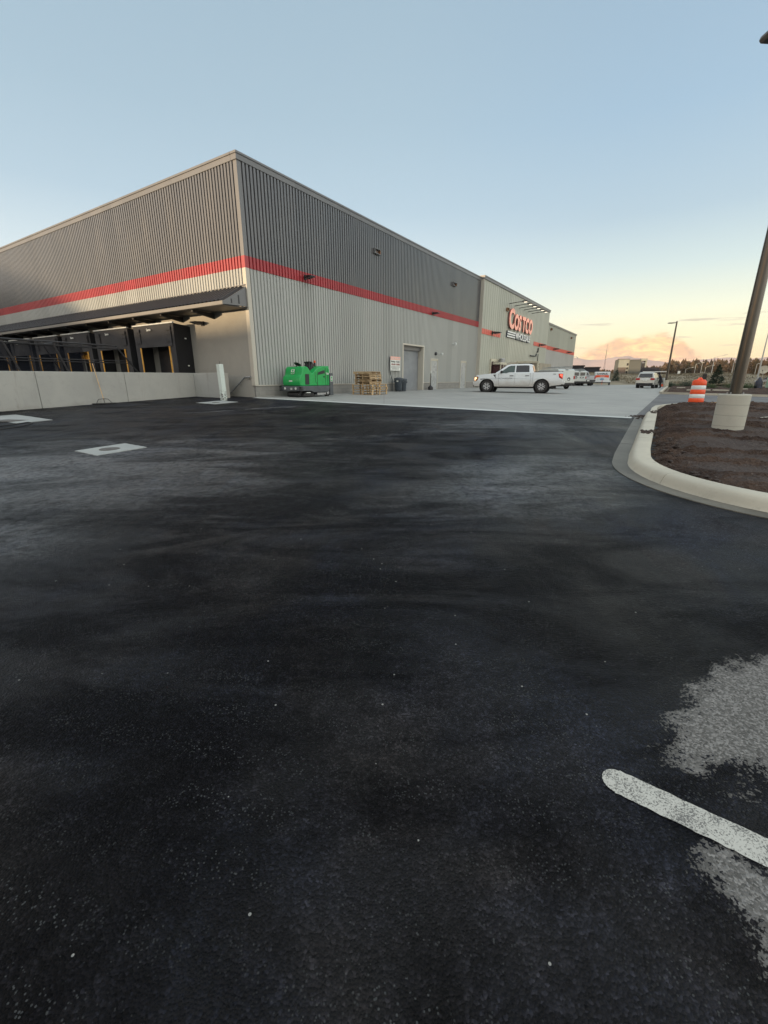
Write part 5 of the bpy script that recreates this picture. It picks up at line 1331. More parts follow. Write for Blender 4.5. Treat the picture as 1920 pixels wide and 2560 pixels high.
# ---- vans
def van(label, rz, x, y, z, windows, L=4.9, H=1.84, rack=True, group=None):
    T = empty('van', (x, y, z), rz, label, 'van'); 
    hw_ = .93; zr = .42; f = L / 2
    prof = ([(f, .42), (f, .80), (f - .10, 1.02), (f - .95, 1.22), (f - 1.55, H - .14), (f - 1.85, H - .03), (-f + .22, H - .0), (-f + .06, H - .10), (-f, .70), (-f, .46)] +
            arch(-f + .95, .42, zr)[::-1] + arch(f - .92, .42, zr)[::-1])
    mb = MB(); tp = lambda q: .955 - .11 * max(0, q - 1.1) - .02 * max(0, 1.1 - q); mb.prism(prof, 0, 0, hw=lambda q: .955 - .055 * max(0, q - .42)); body = mb.build('body', M['van'], T, bevel=.06, seg=3, smooth=True)
    g = lambda q: .955 - .055 * (q - .42)
    for s_ in (-1, 1):
        mb = MB(); side_quad(mb, [(f - 1.10, 1.24), (f - 1.62, H - .22), (f - 2.35, H - .22), (f - 2.35, 1.22)], g, s_); mb.build('window', M['glass'], body)
        for cx in (f - .92, -f + .95): wheel(T, cx, s_ * .82, .34, .22, s_, 'steel')
        for u in (f - 2.42, f - 3.4):
            mb = MB(); mb.tube([(u, s_ * (g(1.6) + .0), 1.75), (u, s_ * (g(.6) + .002), .55)], .006, 4); mb.build('door_seam', M['plastic'], body)
        mb = MB(); mb.box(-f - .02, -f + .05, *sorted((s_ * .80, s_ * .925)), .92, 1.20); mb.build('taillight', M['tail'], T, bevel=.01)
        mb = MB(); mb.box(f - 1.25, f - 1.12, *sorted((s_ * .93, s_ * 1.10)), 1.2, 1.42); mb.build('mirror', M['plastic'], T, bevel=.02)
    mb = MB(); mb.quad((f - 1.0, -.80, 1.27), (f - 1.0, .80, 1.27), (f - 1.56, .76, H - .19), (f - 1.56, -.76, H - .19))
    for v in mb.v: v += Vector((.02, 0, .02))
    mb.build('windshield', M['glass'], body)
    rdr = []
    for s_ in (-1, 1):
        a_, b_ = sorted((s_ * .008, s_ * .78)); mb = MB(); mb.add([(-f - .014, a_, .62), (-f - .014, b_, .62), (-f + .045, b_, H - .16), (-f + .045, a_, H - .16)], [(0, 1, 2, 3)]); mb.add([(-f + .02, a_, .62), (-f + .02, b_, .62), (-f + .08, b_, H - .16), (-f + .08, a_, H - .16)], [(0, 1, 2, 3)])
        o_ = len(mb.v) - 8; mb.f += [(o_, o_ + 1, o_ + 5, o_ + 4), (o_ + 1, o_ + 2, o_ + 6, o_ + 5), (o_ + 2, o_ + 3, o_ + 7, o_ + 6), (o_ + 3, o_, o_ + 4, o_ + 7)]
        dr = mb.build('rear_door', M['van'], T); rdr.append(dr)
        if windows:
            mb = MB(); a_, b_ = sorted((s_ * .08, s_ * .72)); mb.quad((-f + .010, a_, 1.30), (-f + .010, b_, 1.30), (-f + .030, b_, H - .24), (-f + .030, a_, H - .24))
            mb.build('window', M['glass'], dr)
    if windows:
        mb = MB(); mb.box(-f - .02, -f - .010, -.55, -.10, .98, 1.16); pp = mb.build('licence_plate', M['plastic'], rdr[0]); mb = MB(); mb.box(-f - .026, -f - .021, -.42, -.20, 1.02, 1.12); mb.build('plate_face', M['led'], pp)
    yb = .42 if windows else -.28
    mb = MB(); mb.lathe([(.16, 0), (.16, .012), (.02, .014)], (0, 0, 0), 22, 'x')
    for v in mb.v: v.x = -f - .006 - v.x; v.y += yb; v.z += 1.08 if windows else .92
    bdg = mb.build('badge', M['plastic'], rdr[1])
    mb = MB(); mb.lathe([(.075, 0), (.075, .004), (.01, .005)], (0, 0, 0), 16, 'x')
    for v in mb.v: v.x = -f - .0215 - v.x; v.y += yb + .03; v.z += (1.08 if windows else .92) - .03
    mb.build('badge_mark', M['led'], bdg)
    mb = MB(); mb.box(-f - .10, -f + .10, -.90, .90, .40, .58); mb.build('bumper', M['plastic'], T, bevel=.02)
    mb = MB(); mb.box(-f + .055, -f + .075, -.14, .14, H - .12, H - .06); mb.build('brake_light', M['plastic'], body)
    mb = MB(); mb.box(-f + .3, f - .3, -.5, .5, .25, .44); mb.build('underbody', M['black'], T)
    if rack:
        mb = MB()
        for s_ in (-1, 1): mb.tube([(-f + .15, s_ * .62, H + .14), (f - 1.9, s_ * .62, H + .14)], .022, 6)
        for u in (-f + .25, -f + 1.2, f - 2.0): mb.tube([(u, -.68, H), (u, -.68, H + .12), (u, .68, H + .12), (u, .68, H)], .022, 6)
        rk_ = mb.build('roof_rack', M['steel'], T)
        mb = MB()
        for s_ in (-.42, -.12): mb.box(-f - .12, f - 1.7, s_ - .02, s_ + .02, H + .16, H + .22)
        for k in range(10): mb.box(-f + .05 + .3 * k, -f + .09 + .3 * k, -.399, -.141, H + .17, H + .2)
        mb.build('ladder', M['steel'], rk_)
    return T
def veh(x, Y, dist_az=None): return x, Y
def heading(deg): return PI / 2 - math.radians(deg)       # compass bearing from the camera's forward axis
rx_, ry_ = 17.25, 42.9; hd = heading(-15)
van('white panel van with solid rear doors, ladder and roof rack, nearest behind the pickup', hd, rx_ + math.cos(hd) * 2.4, ry_ + math.sin(hd) * 2.4, .615, False)
rx_, ry_ = 26.1, 60.6; hd = heading(4)
van('white van with two dark rear windows, between the panel van and the silver pickup', hd, rx_ + math.cos(hd) * 2.5, ry_ + math.sin(hd) * 2.5, .64, True, L=5.2, H=1.96, rack=True)
hd = heading(2); rx_, ry_ = 27.75, 61.6
pickup('silver pickup truck seen from behind, to the right of the two white vans', 'silver', rx_ + math.cos(hd) * 2.9, ry_ + math.sin(hd) * 2.9, .63, hd, lights=False, detail=False)

# ---- white crossover
def suv(x, y, z, rz):
    T = empty('crossover_car', (x, y, z), rz, 'white crossover car seen from behind, parked near the far light pole', 'car')
    f = 2.35; hw_ = .90; zr = .36
    prof = ([(f, .40), (f + .02, .70), (f - .10, .92), (f - .9, 1.05), (-f + .12, 1.12), (-f - .02, 1.0), (-f - .05, .52), (-f + .05, .40)] + arch(-f + .92, .42, zr)[::-1] + arch(f - .92, .42, zr)[::-1])
    mb = MB(); mb.prism(prof, -hw_, hw_); body = mb.build('body', M['suv'], T, bevel=.09, seg=3, smooth=True)
    g = lambda q: .86 - .32 * max(0, q - 1.05)
    mb = MB(); mb.prism([(f - .95, 1.04), (f - 1.75, 1.60), (f - 2.1, 1.68), (-f + .5, 1.70), (-f + .26, 1.64), (-f + .06, 1.08)], 0, 0, hw=g); cb = mb.build('cabin', M['suv'], T, bevel=.05, seg=3, smooth=True)
    for s_ in (-1, 1):
        mb = MB(); side_quad(mb, [(f - 1.25, 1.12), (f - 1.85, 1.56), (f - 2.4, 1.60), (f - 2.4, 1.12)], g, s_); mb.build('window', M['glass'], cb)
        mb = MB(); side_quad(mb, [(f - 2.5, 1.12), (f - 2.5, 1.60), (-f + .95, 1.60), (-f + .75, 1.12)], g, s_); mb.build('window', M['glass'], cb)
        for cx in (f - .92, -f + .92): wheel(T, cx, s_ * .80, .35, .23, s_, 'alloy')
        mb = MB(); mb.box(-f - .075, -f + .18, *sorted((s_ * .52, s_ * .905)), .88, 1.08); mb.build('taillight', M['tail'], T, bevel=.02)
        mb = MB(); mb.tube([(-f + .6, s_ * .60, 1.70), (-f + .7, s_ * .60, 1.75), (f - 2.1, s_ * .60, 1.74), (f - 2.0, s_ * .60, 1.69)], .018, 6); mb.build('roof_rail', M['plastic'], cb)
        mb = MB(); mb.box(f - 1.45, f - 1.33, *sorted((s_ * .86, s_ * 1.04)), 1.08, 1.24); mb.build('mirror', M['suv'], T, bevel=.02)
    for cx in (f - .92, -f + .92): liner(T, cx, .42, hw_)
    mb = MB(); mb.quad((-f + .045, -.68, 1.17), (-f + .045, .68, 1.17), (-f + .225, .60, 1.58), (-f + .225, -.60, 1.58)); mb.build('rear_window', M['glass'], cb)
    mb = MB(); mb.box(-f - .065, -f - .045, -.22, .22, .78, .92); lp = mb.build('licence_plate', M['led'], T)
    mb = MB(); mb.box(-f - .07, -f + .1, -.80, .80, .36, .56); bp = mb.build('bumper', M['plastic'], T, bevel=.02)
    mb = MB(); mb.box(-f + .0, f - .1, -.5, .5, .22, .4); mb.build('underbody', M['black'], T)
    mb = MB(); mb.prism([(.30, .42), (.30, 1.08), (1.12, 1.08), (1.16, .42)], -.03, .03)
    dr = mb.build('open_door', M['suv'], T, bevel=.015); dr.location = (1.15 - .05, -.93, 0); dr.rotation_euler = (0, 0, math.radians(-52))
    for v in dr.data.vertices: v.co.x -= 1.15
    dr.location = (1.10, -.92, 0); dr.rotation_euler = (0, 0, math.radians(48))
    return T
hd = heading(38); rx_, ry_ = 29.1, 50.4
suv(rx_ + math.cos(hd) * 2.35, ry_ + math.sin(hd) * 2.35, .545, hd)

# ---- rental trailer
hd = heading(22)
e = empty('cargo_trailer', (31.7, 66.0, .66), hd, 'white and orange box trailer standing beyond the silver pickup', 'trailer')
mb = MB(); mb.prism([(-1.25, .42), (-1.25, 1.78), (-1.15, 1.84), (1.1, 1.84), (1.2, 1.78), (1.2, .42)], -.98, .98); bx_ = mb.build('box_body', M['white'], e, bevel=.03)
mb = MB(); mb.box(-1.262, -1.252, -.86, .86, 1.02, 1.38); bd = mb.build('orange_band', M['orange2'] if 'orange2' in M else M['orange'], bx_)
mb = MB(); mb.prism([(-.86, 1.03), (.86, 1.03), (.5, 1.10), (0, 1.13), (-.5, 1.10)], -1.268, -1.263, plane='yz'); mb.build('band_curve', M['white'], bd)
text_mesh('lettering', 'U-HAUL', .34, M['navygreen'] if 'navygreen' in M else M['navy'], bx_, (-1.266, 0, 1.46), (PI / 2, 0, -PI / 2), ext=.004, offs=.012, sx=1.12, align='CENTER')
text_mesh('lettering', 'RENTALS', .12, M['led'], bd, (-1.268, 0, 1.20), (PI / 2, 0, -PI / 2), ext=.002, offs=.003, sx=1.3, align='CENTER')
M['blue'] = pm('pale_blue_print', (.20, .42, .60), None, 5, .5)
mb = MB(); mb.prism([(-.30, .78), (-.10, .66), (.20, .70), (.30, .86), (.05, .98), (-.2, .95)], -1.264, -1.2535, plane='yz'); mb.build('blue_print', M['blue'], bx_)
for s_ in (-1, 1):
    w_ = wheel(e, -.1, s_ * 1.10, .30, .18, s_, 'steel')
    mb = MB(); mb.prism([(-.5, .45), (-.45, .66), (.25, .66), (.3, .45), (.22, .45), (.18, .61), (-.38, .61), (-.42, .45)], *sorted((s_ * .99, s_ * 1.22))); mb.build('fender', M['white'], e)
mb = MB(); mb.tube([(-1.25, -.6, .40), (-2.5, 0, .42), (-1.25, .6, .40)], .04, 6); mb.box(-2.62, -2.42, -.05, .05, .40, .50); tg = mb.build('tow_bar', M['black'], e)
mb = MB(); mb.tube([(-2.2, 0, .1), (-2.2, 0, .75)], .03, 8); mb.build('jack', M['orange'], tg)
mb = MB(); mb.box(-1.24, 1.19, -.95, .95, .34, .419); mb.build('chassis', M['black'], e)

# ---- person beside the open car door
def person(x, y, z, rz, label):
    T = bpy.data.meshes.new('person')
    J = {'pel': (0, 0, .92, .15), 'sp': (.05, 0, 1.12, .14), 'ch': (.16, 0, 1.34, .155), 'nk': (.24, 0, 1.47, .06), 'hd': (.30, 0, 1.60, .095), 'tp': (.31, 0, 1.68, .07),
         'hl': (0, .10, .88, .10), 'kl': (.05, .11, .48, .07), 'al': (-.02, .11, .08, .045), 'fl': (.16, .12, .04, .04),
         'hr': (0, -.10, .88, .10), 'kr': (.02, -.11, .48, .07), 'ar': (-.08, -.12, .08, .045), 'fr': (.10, -.13, .04, .04),
         'sl': (.17, .19, 1.36, .07), 'el': (.24, .25, 1.10, .05), 'wl': (.42, .20, .96, .035), 'sr': (.17, -.19, 1.36, .07), 'er': (.26, -.24, 1.10, .05), 'wr': (.44, -.16, 1.0, .035)}
    ks = list(J); E = [('pel', 'sp'), ('sp', 'ch'), ('ch', 'nk'), ('nk', 'hd'), ('hd', 'tp'), ('pel', 'hl'), ('hl', 'kl'), ('kl', 'al'), ('al', 'fl'), ('pel', 'hr'), ('hr', 'kr'), ('kr', 'ar'), ('ar', 'fr'),
                       ('ch', 'sl'), ('sl', 'el'), ('el', 'wl'), ('ch', 'sr'), ('sr', 'er'), ('er', 'wr')]
    vs = [J[k][:3] for k in ks]; rad = [J[k][3] for k in ks]; ed = [(ks.index(a), ks.index(b)) for a, b in E]
    for s_, wk in ((1, 'wl'), (-1, 'wr')):
        wx, wy, wz = J[wk][:3]; base_ = ks.index(wk); pi_ = len(vs); vs.append((wx + .05, wy, wz - .03)); rad.append(.028); ed.append((base_, pi_))
        for q in range(4):
            i1 = len(vs); vs.append((wx + .10 - .004 * q * q, wy + (q - 1.5) * .021, wz - .05)); rad.append(.009)
            vs.append((wx + .135 - .006 * q * q, wy + (q - 1.5) * .023, wz - .08)); rad.append(.008); ed += [(pi_, i1), (i1, i1 + 1)]
        i1 = len(vs); vs.append((wx + .06, wy - s_ * .045, wz - .04)); rad.append(.011); vs.append((wx + .09, wy - s_ * .055, wz - .06)); rad.append(.009); ed += [(pi_, i1), (i1, i1 + 1)]
    T.from_pydata(vs, ed, [])
    o = bpy.data.objects.new('person', T); COL.objects.link(o)
    sk = o.modifiers.new('skin', 'SKIN'); sk.use_smooth_shade = True
    if T.skin_vertices:
        for i, d in enumerate(T.skin_vertices[0].data): d.radius = (rad[i], rad[i]); d.use_root = (i == 0)
    ss = o.modifiers.new('sub', 'SUBSURF'); ss.levels = 1; ss.render_levels = 2
    T.materials.append(M['cloth']); o.location = (x, y, z); o.rotation_euler = (0, 0, rz)
    tag(o, label, 'person')
    mb = MB(); mb.lathe([(.02, 0), (.085, .03), (.10, .10), (.09, .17), (.02, .20)], (.315, 0, 1.53), 16); h = mb.build('face', M['skin'], o, smooth=True)
    mb = MB(); mb.lathe([(.108, .02), (.115, .10), (.10, .18), (.02, .22)], (.298, 0, 1.54), 16); mb.build('hair', M['cloth'], o, smooth=True)
    mb = MB(); mb.lathe([(.235, .62), (.20, .80), (.17, 1.0), (.15, 1.1)], (.0, 0, 0), 20)
    for v in mb.v: v.x += (v.z - .62) * .12
    mb.build('coat', M['cloth'], o, smooth=True)
    return o
person(31.45, 51.3, .53, heading(-50), 'person in dark clothes leaning toward the open door of the white car')

# ---- equipment enclosure and slanted panel beside wing B
e = empty('equipment_enclosure', (*W2(38.0, .4), .68), FR, 'tan framed equipment enclosure against the warehouse behind the white pickup', 'enclosure')
mb = MB(); mb.box(-.10, .10, -3.15, -2.95, 0, 2.80); mb.box(-.10, .10, -.80, -.60, 0, 2.84); mb.box(-.10, .10, -2.949, -.801, 2.60, 2.80); mb.build('frame', M['cream'], e, bevel=.01)
mb = MB(); mb.box(-.03, .03, -2.948, -.802, .1, 2.598); mb.build('gate_panel', M['tan'], e)
mb = MB(); mb.box(.102, 6.0, -3.12, -3.02, 0, 2.6); mb.build('side_panel', M['tan'], e)
mb = MB()
for z_ in (2.2, 2.45): mb.cyl((0, -3.15, z_), (0, -3.24, z_), .05, None, 8)
mb.build('hinge', M['tan'], e)
e = empty('waste_compactor', (*W2(33.0, .4), .68), FR, 'slanted tan chute with a silver vent behind the hood of the white pickup', 'compactor')
mb = MB(); mb.prism([(.2, 0), (.2, 2.25), (1.0, 2.40), (4.7, 2.72), (4.7, 0)], -.75, -.08); mb.build('chute', M['tan'], e, bevel=.02)
mb = MB(); mb.box(-1.5, .19, -.9, -.08, 0, 2.25); mb.build('housing', M['maroon'], e, bevel=.01)
for x_ in (-1.56, -.62): mb = MB(); mb.box(x_, x_ + .10, -.98, -.905, 0, 2.3); mb.build('post', M['cream'], e)
mb = MB(); mb.box(-1.6, .25, -.99, -.08, 2.302, 2.52); mb.build('top_cap', M['cream'], e, bevel=.01)
mb = MB(); mb.lathe([(.34, 2.521), (.34, 2.62), (.28, 2.64), (.28, 2.68), (.36, 2.70), (.36, 2.78), (.28, 2.80), (.28, 2.84), (.34, 2.86), (.32, 2.93), (.1, 2.96)], (-.1, -.55, 0), 22); mb.build('vent', M['steel'], e, smooth=True)

# ================================================================== FAR THINGS
M['stone'] = pm('stone_facing', (.13, .105, .09), (.10, .08, .07), .8, .85)
M['hotelw'] = pm('pale_stucco', (.27, .28, .25), (.24, .25, .22), .3, .8)
M['hotelg'] = pm('grey_stucco', (.095, .10, .092), (.085, .09, .082), .2, .8)
M['hotelb'] = pm('blue_grey_panel', (.10, .12, .14), (.13, .15, .17), .6, .4)
M['roofd'] = pm('dark_roof', (.022, .022, .028), (.03, .03, .036), .5, .8)
M['galv'] = pm('pale_galvanised_steel', (.50, .50, .46), (.40, .40, .38), 3, .45)
hd = -math.atan2(129, 240)
e = empty('hotel', (128.6, 240, 1.4), hd + .06, 'four storey pale and grey hotel block beyond the grass rise', 'building')
e.scale = (.67, .67, .70)
mb = MB(); mb.box(-9.4, -7.6, -1.2, 14, 0, 13.6); mb.build('end_wall', M['hotelg'], e)
mb = MB(); mb.box(-7.59, .2, -.6, 14, 8.2, 14.0); mb.build('upper_wall', M['hotelw'], e)
mb = MB(); mb.box(-7.59, -1.6, -.5, 14, 0, 8.19); mb.build('stone_wall', M['stone'], e)
mb = MB(); mb.box(.21, 8.4, -1.4, 14, 0, 13.4); mb.build('grey_wall', M['hotelg'], e)
mb = MB(); mb.box(8.41, 11.2, -.8, 14, 0, 11.8); mb.build('blue_wall', M['hotelb'], e)
mb = MB(); mb.box(8.0, 12.2, -1.8, 14, 12.6, 14.3); mb.box(11.21, 12.1, -1.5, 14, 0, 12.59); mb.build('tower_frame', M['hotelw'], e)
mb = MB(); mb.box(-1.59, .2, -.45, 13, 0, 8.18); wb_ = mb.build('window_bay', M['hotelw'], e)
for k in range(4):
    mb = MB(); mb.box(-1.4, -.1, -.65 if k == 3 else -.50, -.62 if k == 3 else -.455, 1.2 + 2.75 * k, 2.9 + 2.75 * k); mb.build('window', M['glass'], wb_)
mb = MB(); mb.box(-8.0, .5, -1.0, 14, 14.01, 14.3); mb.box(.55, 8.3, -1.7, 14, 13.42, 13.65); mb.build('roof', M['roofd'], e)
mb = MB(); mb.box(8.8, 10.9, -.83, -.805, 1.5, 11.0); mb.build('window', M['glass'], e)
e = empty('low_building', (66.0, 150, .8), -math.atan2(66, 150), 'long low dark building left of the hotel', 'building')
mb = MB(); mb.box(-8, -.2, 0, 14, 0, 4.75); mb.build('tall_wing', M['roofd'], e); mb = MB(); mb.box(-.19, 4.6, .5, 14, 0, 4.2); mb.build('low_wing', M['roofd'], e)
mb = MB(); mb.box(-8.3, .1, -.3, 14, 4.76, 4.95); mb.box(.11, 4.9, .2, 14, 4.21, 4.4); mb.build('roof', M['stone'], e)
mb = MB(); mb.box(-6, -1, -.06, -.01, .5, 2.6); mb.build('window', M['glass'], e)
e = empty('radio_mast', (72.5, 150, .8), 0, 'thin lattice mast standing between the low building and the hotel', 'mast')
mb = MB()
for s_ in (-1, 1): mb.tube([(s_ * .30, 0, 0), (s_ * .04, 0, 9.5)], .03, 4)
for k in range(9): mb.tube([(-.30 + .028 * k, 0, k), (.27 - .028 * k, 0, k + 1)], .018, 4)
mb.build('lattice', M['roofd'], e); mb = MB(); mb.tube([(0, 0, 9.4), (.06, 0, 11.5)], .02, 4); mb.build('antenna', M['roofd'], e)
e = empty('gabled_building', (117.5, 201, .8), -math.atan2(117, 201), 'dark gabled building just right of the hotel', 'building')
mb = MB(); mb.box(-3, 4, 0, 10, 0, 3.6); mb.build('wall', M['hotelg'], e)
mb = MB(); mb.prism([(-3.4, 3.6), (3.2, 5.8), (-2.2, 5.6)], 0, 0) if False else mb.prism([(-3.4, 3.61), (4.6, 3.61), (3.0, 5.4), (-3.4, 5.5)], -.3, 10.3); mb.build('roof', M['roofd'], e)
e = empty('fuel_canopy', (113, 190, .8), -math.atan2(113, 190), 'flat white edged fuel canopy in front of the gabled building', 'canopy')
mb = MB(); mb.box(-4.2, 4.4, -2, 6, 3.3, 3.6); mb.build('canopy_roof', M['white'], e, bevel=.03)
for x in (-3, 0, 3): mb = MB(); mb.cyl((x, 0, 0), (x, 0, 3.26), .12); mb.build('column', M['roofd'], e)

def street_lamp(x, y, z0, h, arm, side, label):
    e = empty('street_lamp', (x, y, z0), 0, label, 'street lamp', 'pale street lamps beyond the grass rise')
    mb = MB(); mb.lathe([(.08 + h * .005, 0), (.045, h)], (0, 0, 0), 8); mb.build('pole', M['galv'], e, smooth=True)
    mb = MB(); mb.tube([(0, 0, h - .1), (side * arm * .3, 0, h + arm * .10), (side * arm, 0, h + arm * .22)], .035, 6); a_ = mb.build('arm', M['galv'], e)
    mb = MB(); mb.prism([(side * arm * .95, h + arm * .20), (side * (arm + .6), h + arm * .24), (side * (arm + .6), h + arm * .24 + .12), (side * arm * .95, h + arm * .22 + .12)], -.15, .15); mb.build('lamp_head', M['galv'], a_)
street_lamp(102.5, 150, .8, 5.3, 1.9, 1, 'street lamp with slanted arm left of the tall lamp, beyond the drum')
street_lamp(79.3, 110, .8, 5.6, 2.3, 1, 'pale street lamp rising just left of the dark spruce')
street_lamp(49.5, 60, .5, 7.4, 1.2, 1, 'tall pale street lamp at the right edge beside the satellite dish')
street_lamp(84.2, 110, .8, 4.7, .6, 1, 'pale street lamp partly hidden behind the bronze pole')
street_lamp(126, 190, .8, 4.6, 2.6, 1, 'small curved street lamp, leftmost of the far cluster')
street_lamp(128.9, 185, .8, 7.2, .3, -1, 'straight upright far lamp in the middle of the cluster')
street_lamp(130.6, 185, .8, 5.2, 2.8, 1, 'far street lamp with long arm right of the straight one')
street_lamp(118, 150, .8, 4.1, 1.7, -1, 'far street lamp whose arm points left, behind the spruce top')
street_lamp(98, 120, .8, 4.4, .3, 1, 'short pale lamp between the spruce and the bronze pole')
street_lamp(105.8, 150, .8, 2.6, .5, -1, 'low pale lamp to the right of the slanted arm lamp')
# sign board, dish, utility box, signal
o = MB().box(-.42, .42, -.05, .05, 0, .9); o.box(-.05, .05, -.05, .05, -2, 0)
o = o.build('billboard', M['led']); o.location = (104.5, 161, 3.2); tag(o, 'small white board standing above the grass left of the far lamps', 'sign')
e = empty('satellite_dish', (50.1, 60, .5), -.9, 'pale round satellite dish on a post at the right edge', 'satellite dish')
mb = MB(); mb.lathe([(.02, .12), (.3, .09), (.52, 0), (.53, .0), (.3, .06), (.02, .09)], (0, 0, 0), 24, 'y')
for v in mb.v: v.rotate(Matrix.Rotation(math.radians(-12), 3, 'X')); v += Vector((0, -.1, 2.2))
mb.build('reflector', M['cream'], e, smooth=True)
mb = MB(); mb.tube([(0, 0, 0), (0, 0, 2.2)], .04, 6); mb.build('post', M['galv'], e)
mb = MB(); mb.tube([(0, -.1, 1.75), (0, -.65, 2.1)], .02, 6); mb.box(-.05, .05, -.72, -.62, 2.06, 2.16); mb.build('feed_arm', M['plastic'], e)
M['ugreen'] = pm('pale_green_enamel', (.25, .40, .30), None, 2, .5)
e = empty('transformer_box', (39.3, 45, .45), -.7, 'pale green transformer box at the right edge beyond the shrubs', 'utility box')
mb = MB(); mb.prism([(-.9, 0), (-.9, 1.25), (-.82, 1.32), (.82, 1.32), (.9, 1.25), (.9, 0)], -.6, .6); mb.build('cabinet', M['ugreen'], e, bevel=.02)
mb = MB(); mb.box(-1.0, 1.0, -.75, .75, -.1, .06); mb.build('plinth', M['kerb'], e)
mb = MB(); mb.box(-.02, .02, -.615, -.602, .1, 1.2); mb.build('door_gap', M['plastic'], e)
e = empty('signal_post', (28.3, 40, .5), -.6, 'short post with a dark signal head seen just above the drum', 'signal')
mb = MB(); mb.tube([(0, 0, 0), (0, 0, 1.1)], .06, 8); mb.build('post', M['machgray'], e)
mb = MB(); mb.box(-.16, .16, -.14, .12, 1.05, 1.45); mb.prism([(-.16, 1.46), (.16, 1.46), (.12, 1.52), (-.12, 1.52)], -.2, .12); mb.build('signal_head', M['black'], e, bevel=.01)
# bagged fixture, dark shape near the transformer
e = empty('wrapped_bundle', (37.9, 45.6, .45), 0, 'dark blue plastic wrapped bundle standing left of the green transformer box', 'wrapped bundle')
mb = MB(); n_ = 14
prf = [(.26, 0), (.34, .15), (.30, .5), (.33, .8), (.22, 1.0), (.12, 1.18), (.03, 1.30)]
mb.lathe(prf, (0, 0, 0), n_)
for v in mb.v: q = noise.noise_vector(v * 2.3) * .09; v += q
M['tarp'] = pm('dark_blue_sheet', (.018, .024, .045), (.03, .035, .055), 3, .4, .4, 6)
mb.build('sheet', M['tarp'], e, smooth=True)
mb = MB(); mb.tube([(-.3, 0, 1.0), (.1, .02, 1.05), (.3, 0, .98)], .02, 5); mb.build('tie', M['handle'], e)

# ---- vegetation
def crown(rnd, h, r, kind, nclump, leaves, z0):
    mb = MB()
    for k in range(nclump):
        t = (k + rnd.random()) / nclump
        z = z0 + (h - z0) * t
        if kind == 'spruce': rr = r * (1 - t) ** .85 * (.55 + .45 * rnd.random()) + .03
        else: rr = r * (math.sin(min(1, (t + .12)) * PI * .92) ** .7) * (.25 + .75 * rnd.random()) * (1 - .35 * t)
        an = rnd.uniform(0, 2 * PI); cx, cy = math.cos(an) * rr, math.sin(an) * rr
        s = r * (.30 if kind == 'spruce' else .34) * (1.1 - .6 * t) * rnd.uniform(.6, 1.2)
        for q in range(leaves):
            p = Vector((rnd.gauss(0, 1), rnd.gauss(0, 1), rnd.gauss(0, .6))) * s * .5 + Vector((cx, cy, z - (rr * .25 if kind == 'spruce' else 0)))
            d = Vector((rnd.uniform(-1, 1), rnd.uniform(-1, 1), rnd.uniform(-.6, .3))).normalized(); u = d.orthogonal().normalized() * s * rnd.uniform(.12, .25)
            mb.add([p - u, p + u, p + d * s * rnd.uniform(.35, .8)], [(0, 1, 2)])
    return mb
def tree(name, x, y, z, h, r, kind, mat, seed, label=None, cat='tree', group=None, ncl=90, lv=14, z0=None):
    rnd = random.Random(seed)
    e = empty(name, (x, y, z), rnd.uniform(0, 6), label, cat, group)
    z0 = h * .22 if z0 is None else z0
    mb = MB(); pts = [(0, 0, -.3), (rnd.uniform(-.01, .01) * h, 0, h * .5), (0, rnd.uniform(-.01, .01) * h, h * .96)]
    mb.cyl(pts[0], pts[1], h * .018, h * .012, 7); mb.cyl(pts[1], pts[2], h * .012, h * .003, 7)
    for k in range(10):
        zz = z0 + (h * .85 - z0) * k / 10; an = rnd.uniform(0, 6.3); L = r * .7 * (1 - k / 14)
        mb.cyl((0, 0, zz), (math.cos(an) * L, math.sin(an) * L, zz + L * .15), h * .005, h * .001, 4)
    mb.build('trunk', M['bark'], e)
    crown(rnd, h, r, kind, ncl, lv, z0).build('crown', mat, e, weld=False)
    return e
protos = []
for i in range(6):
    protos.append(tree('pine_tree', 0, 0, 0, 15, 3.6 + .5 * (i % 3), 'pine', M['pine'] if i % 3 else M['pine2'], 40 + i, group='pines along the far edge of the field', ncl=110, lv=15, z0=2.0))
rnd = random.Random(11); placed = 0
words = ['rusty', 'brown', 'olive', 'orange lit', 'dusky', 'amber']; 
for row, (Y0, cnt) in enumerate(((330, 62), (350, 62), (374, 62))):
    for k in range(cnt):
        azd = 24.5 + (52 - 24.5) * (k + rnd.uniform(-.35, .35)) / cnt
        if azd < 27.6: hs = .60
        elif azd < 29.5: hs = .62
        elif azd < 33: hs = .86
        else: hs = 1.0
        Y = Y0 + rnd.uniform(-9, 9); x, y = math.sin(math.radians(azd)) * Y, math.cos(math.radians(azd)) * Y; hs *= .64
        v = placed % 6
        o = protos[v] if placed < 6 else copy_tree(protos[v])
        o.location = (x, y, .3); o.rotation_euler = (0, 0, rnd.uniform(0, 6.28))
        s = hs * rnd.choice((.78, .9, 1.0, 1.08, 1.22)); o.scale = (s * rnd.uniform(.85, 1.15), s * rnd.uniform(.85, 1.15), s)
        o['label'] = 'brown tinted pine in the sunlit row of trees along the horizon'; o['category'] = 'tree'; o['group'] = 'pines along the far edge of the field'
        placed += 1
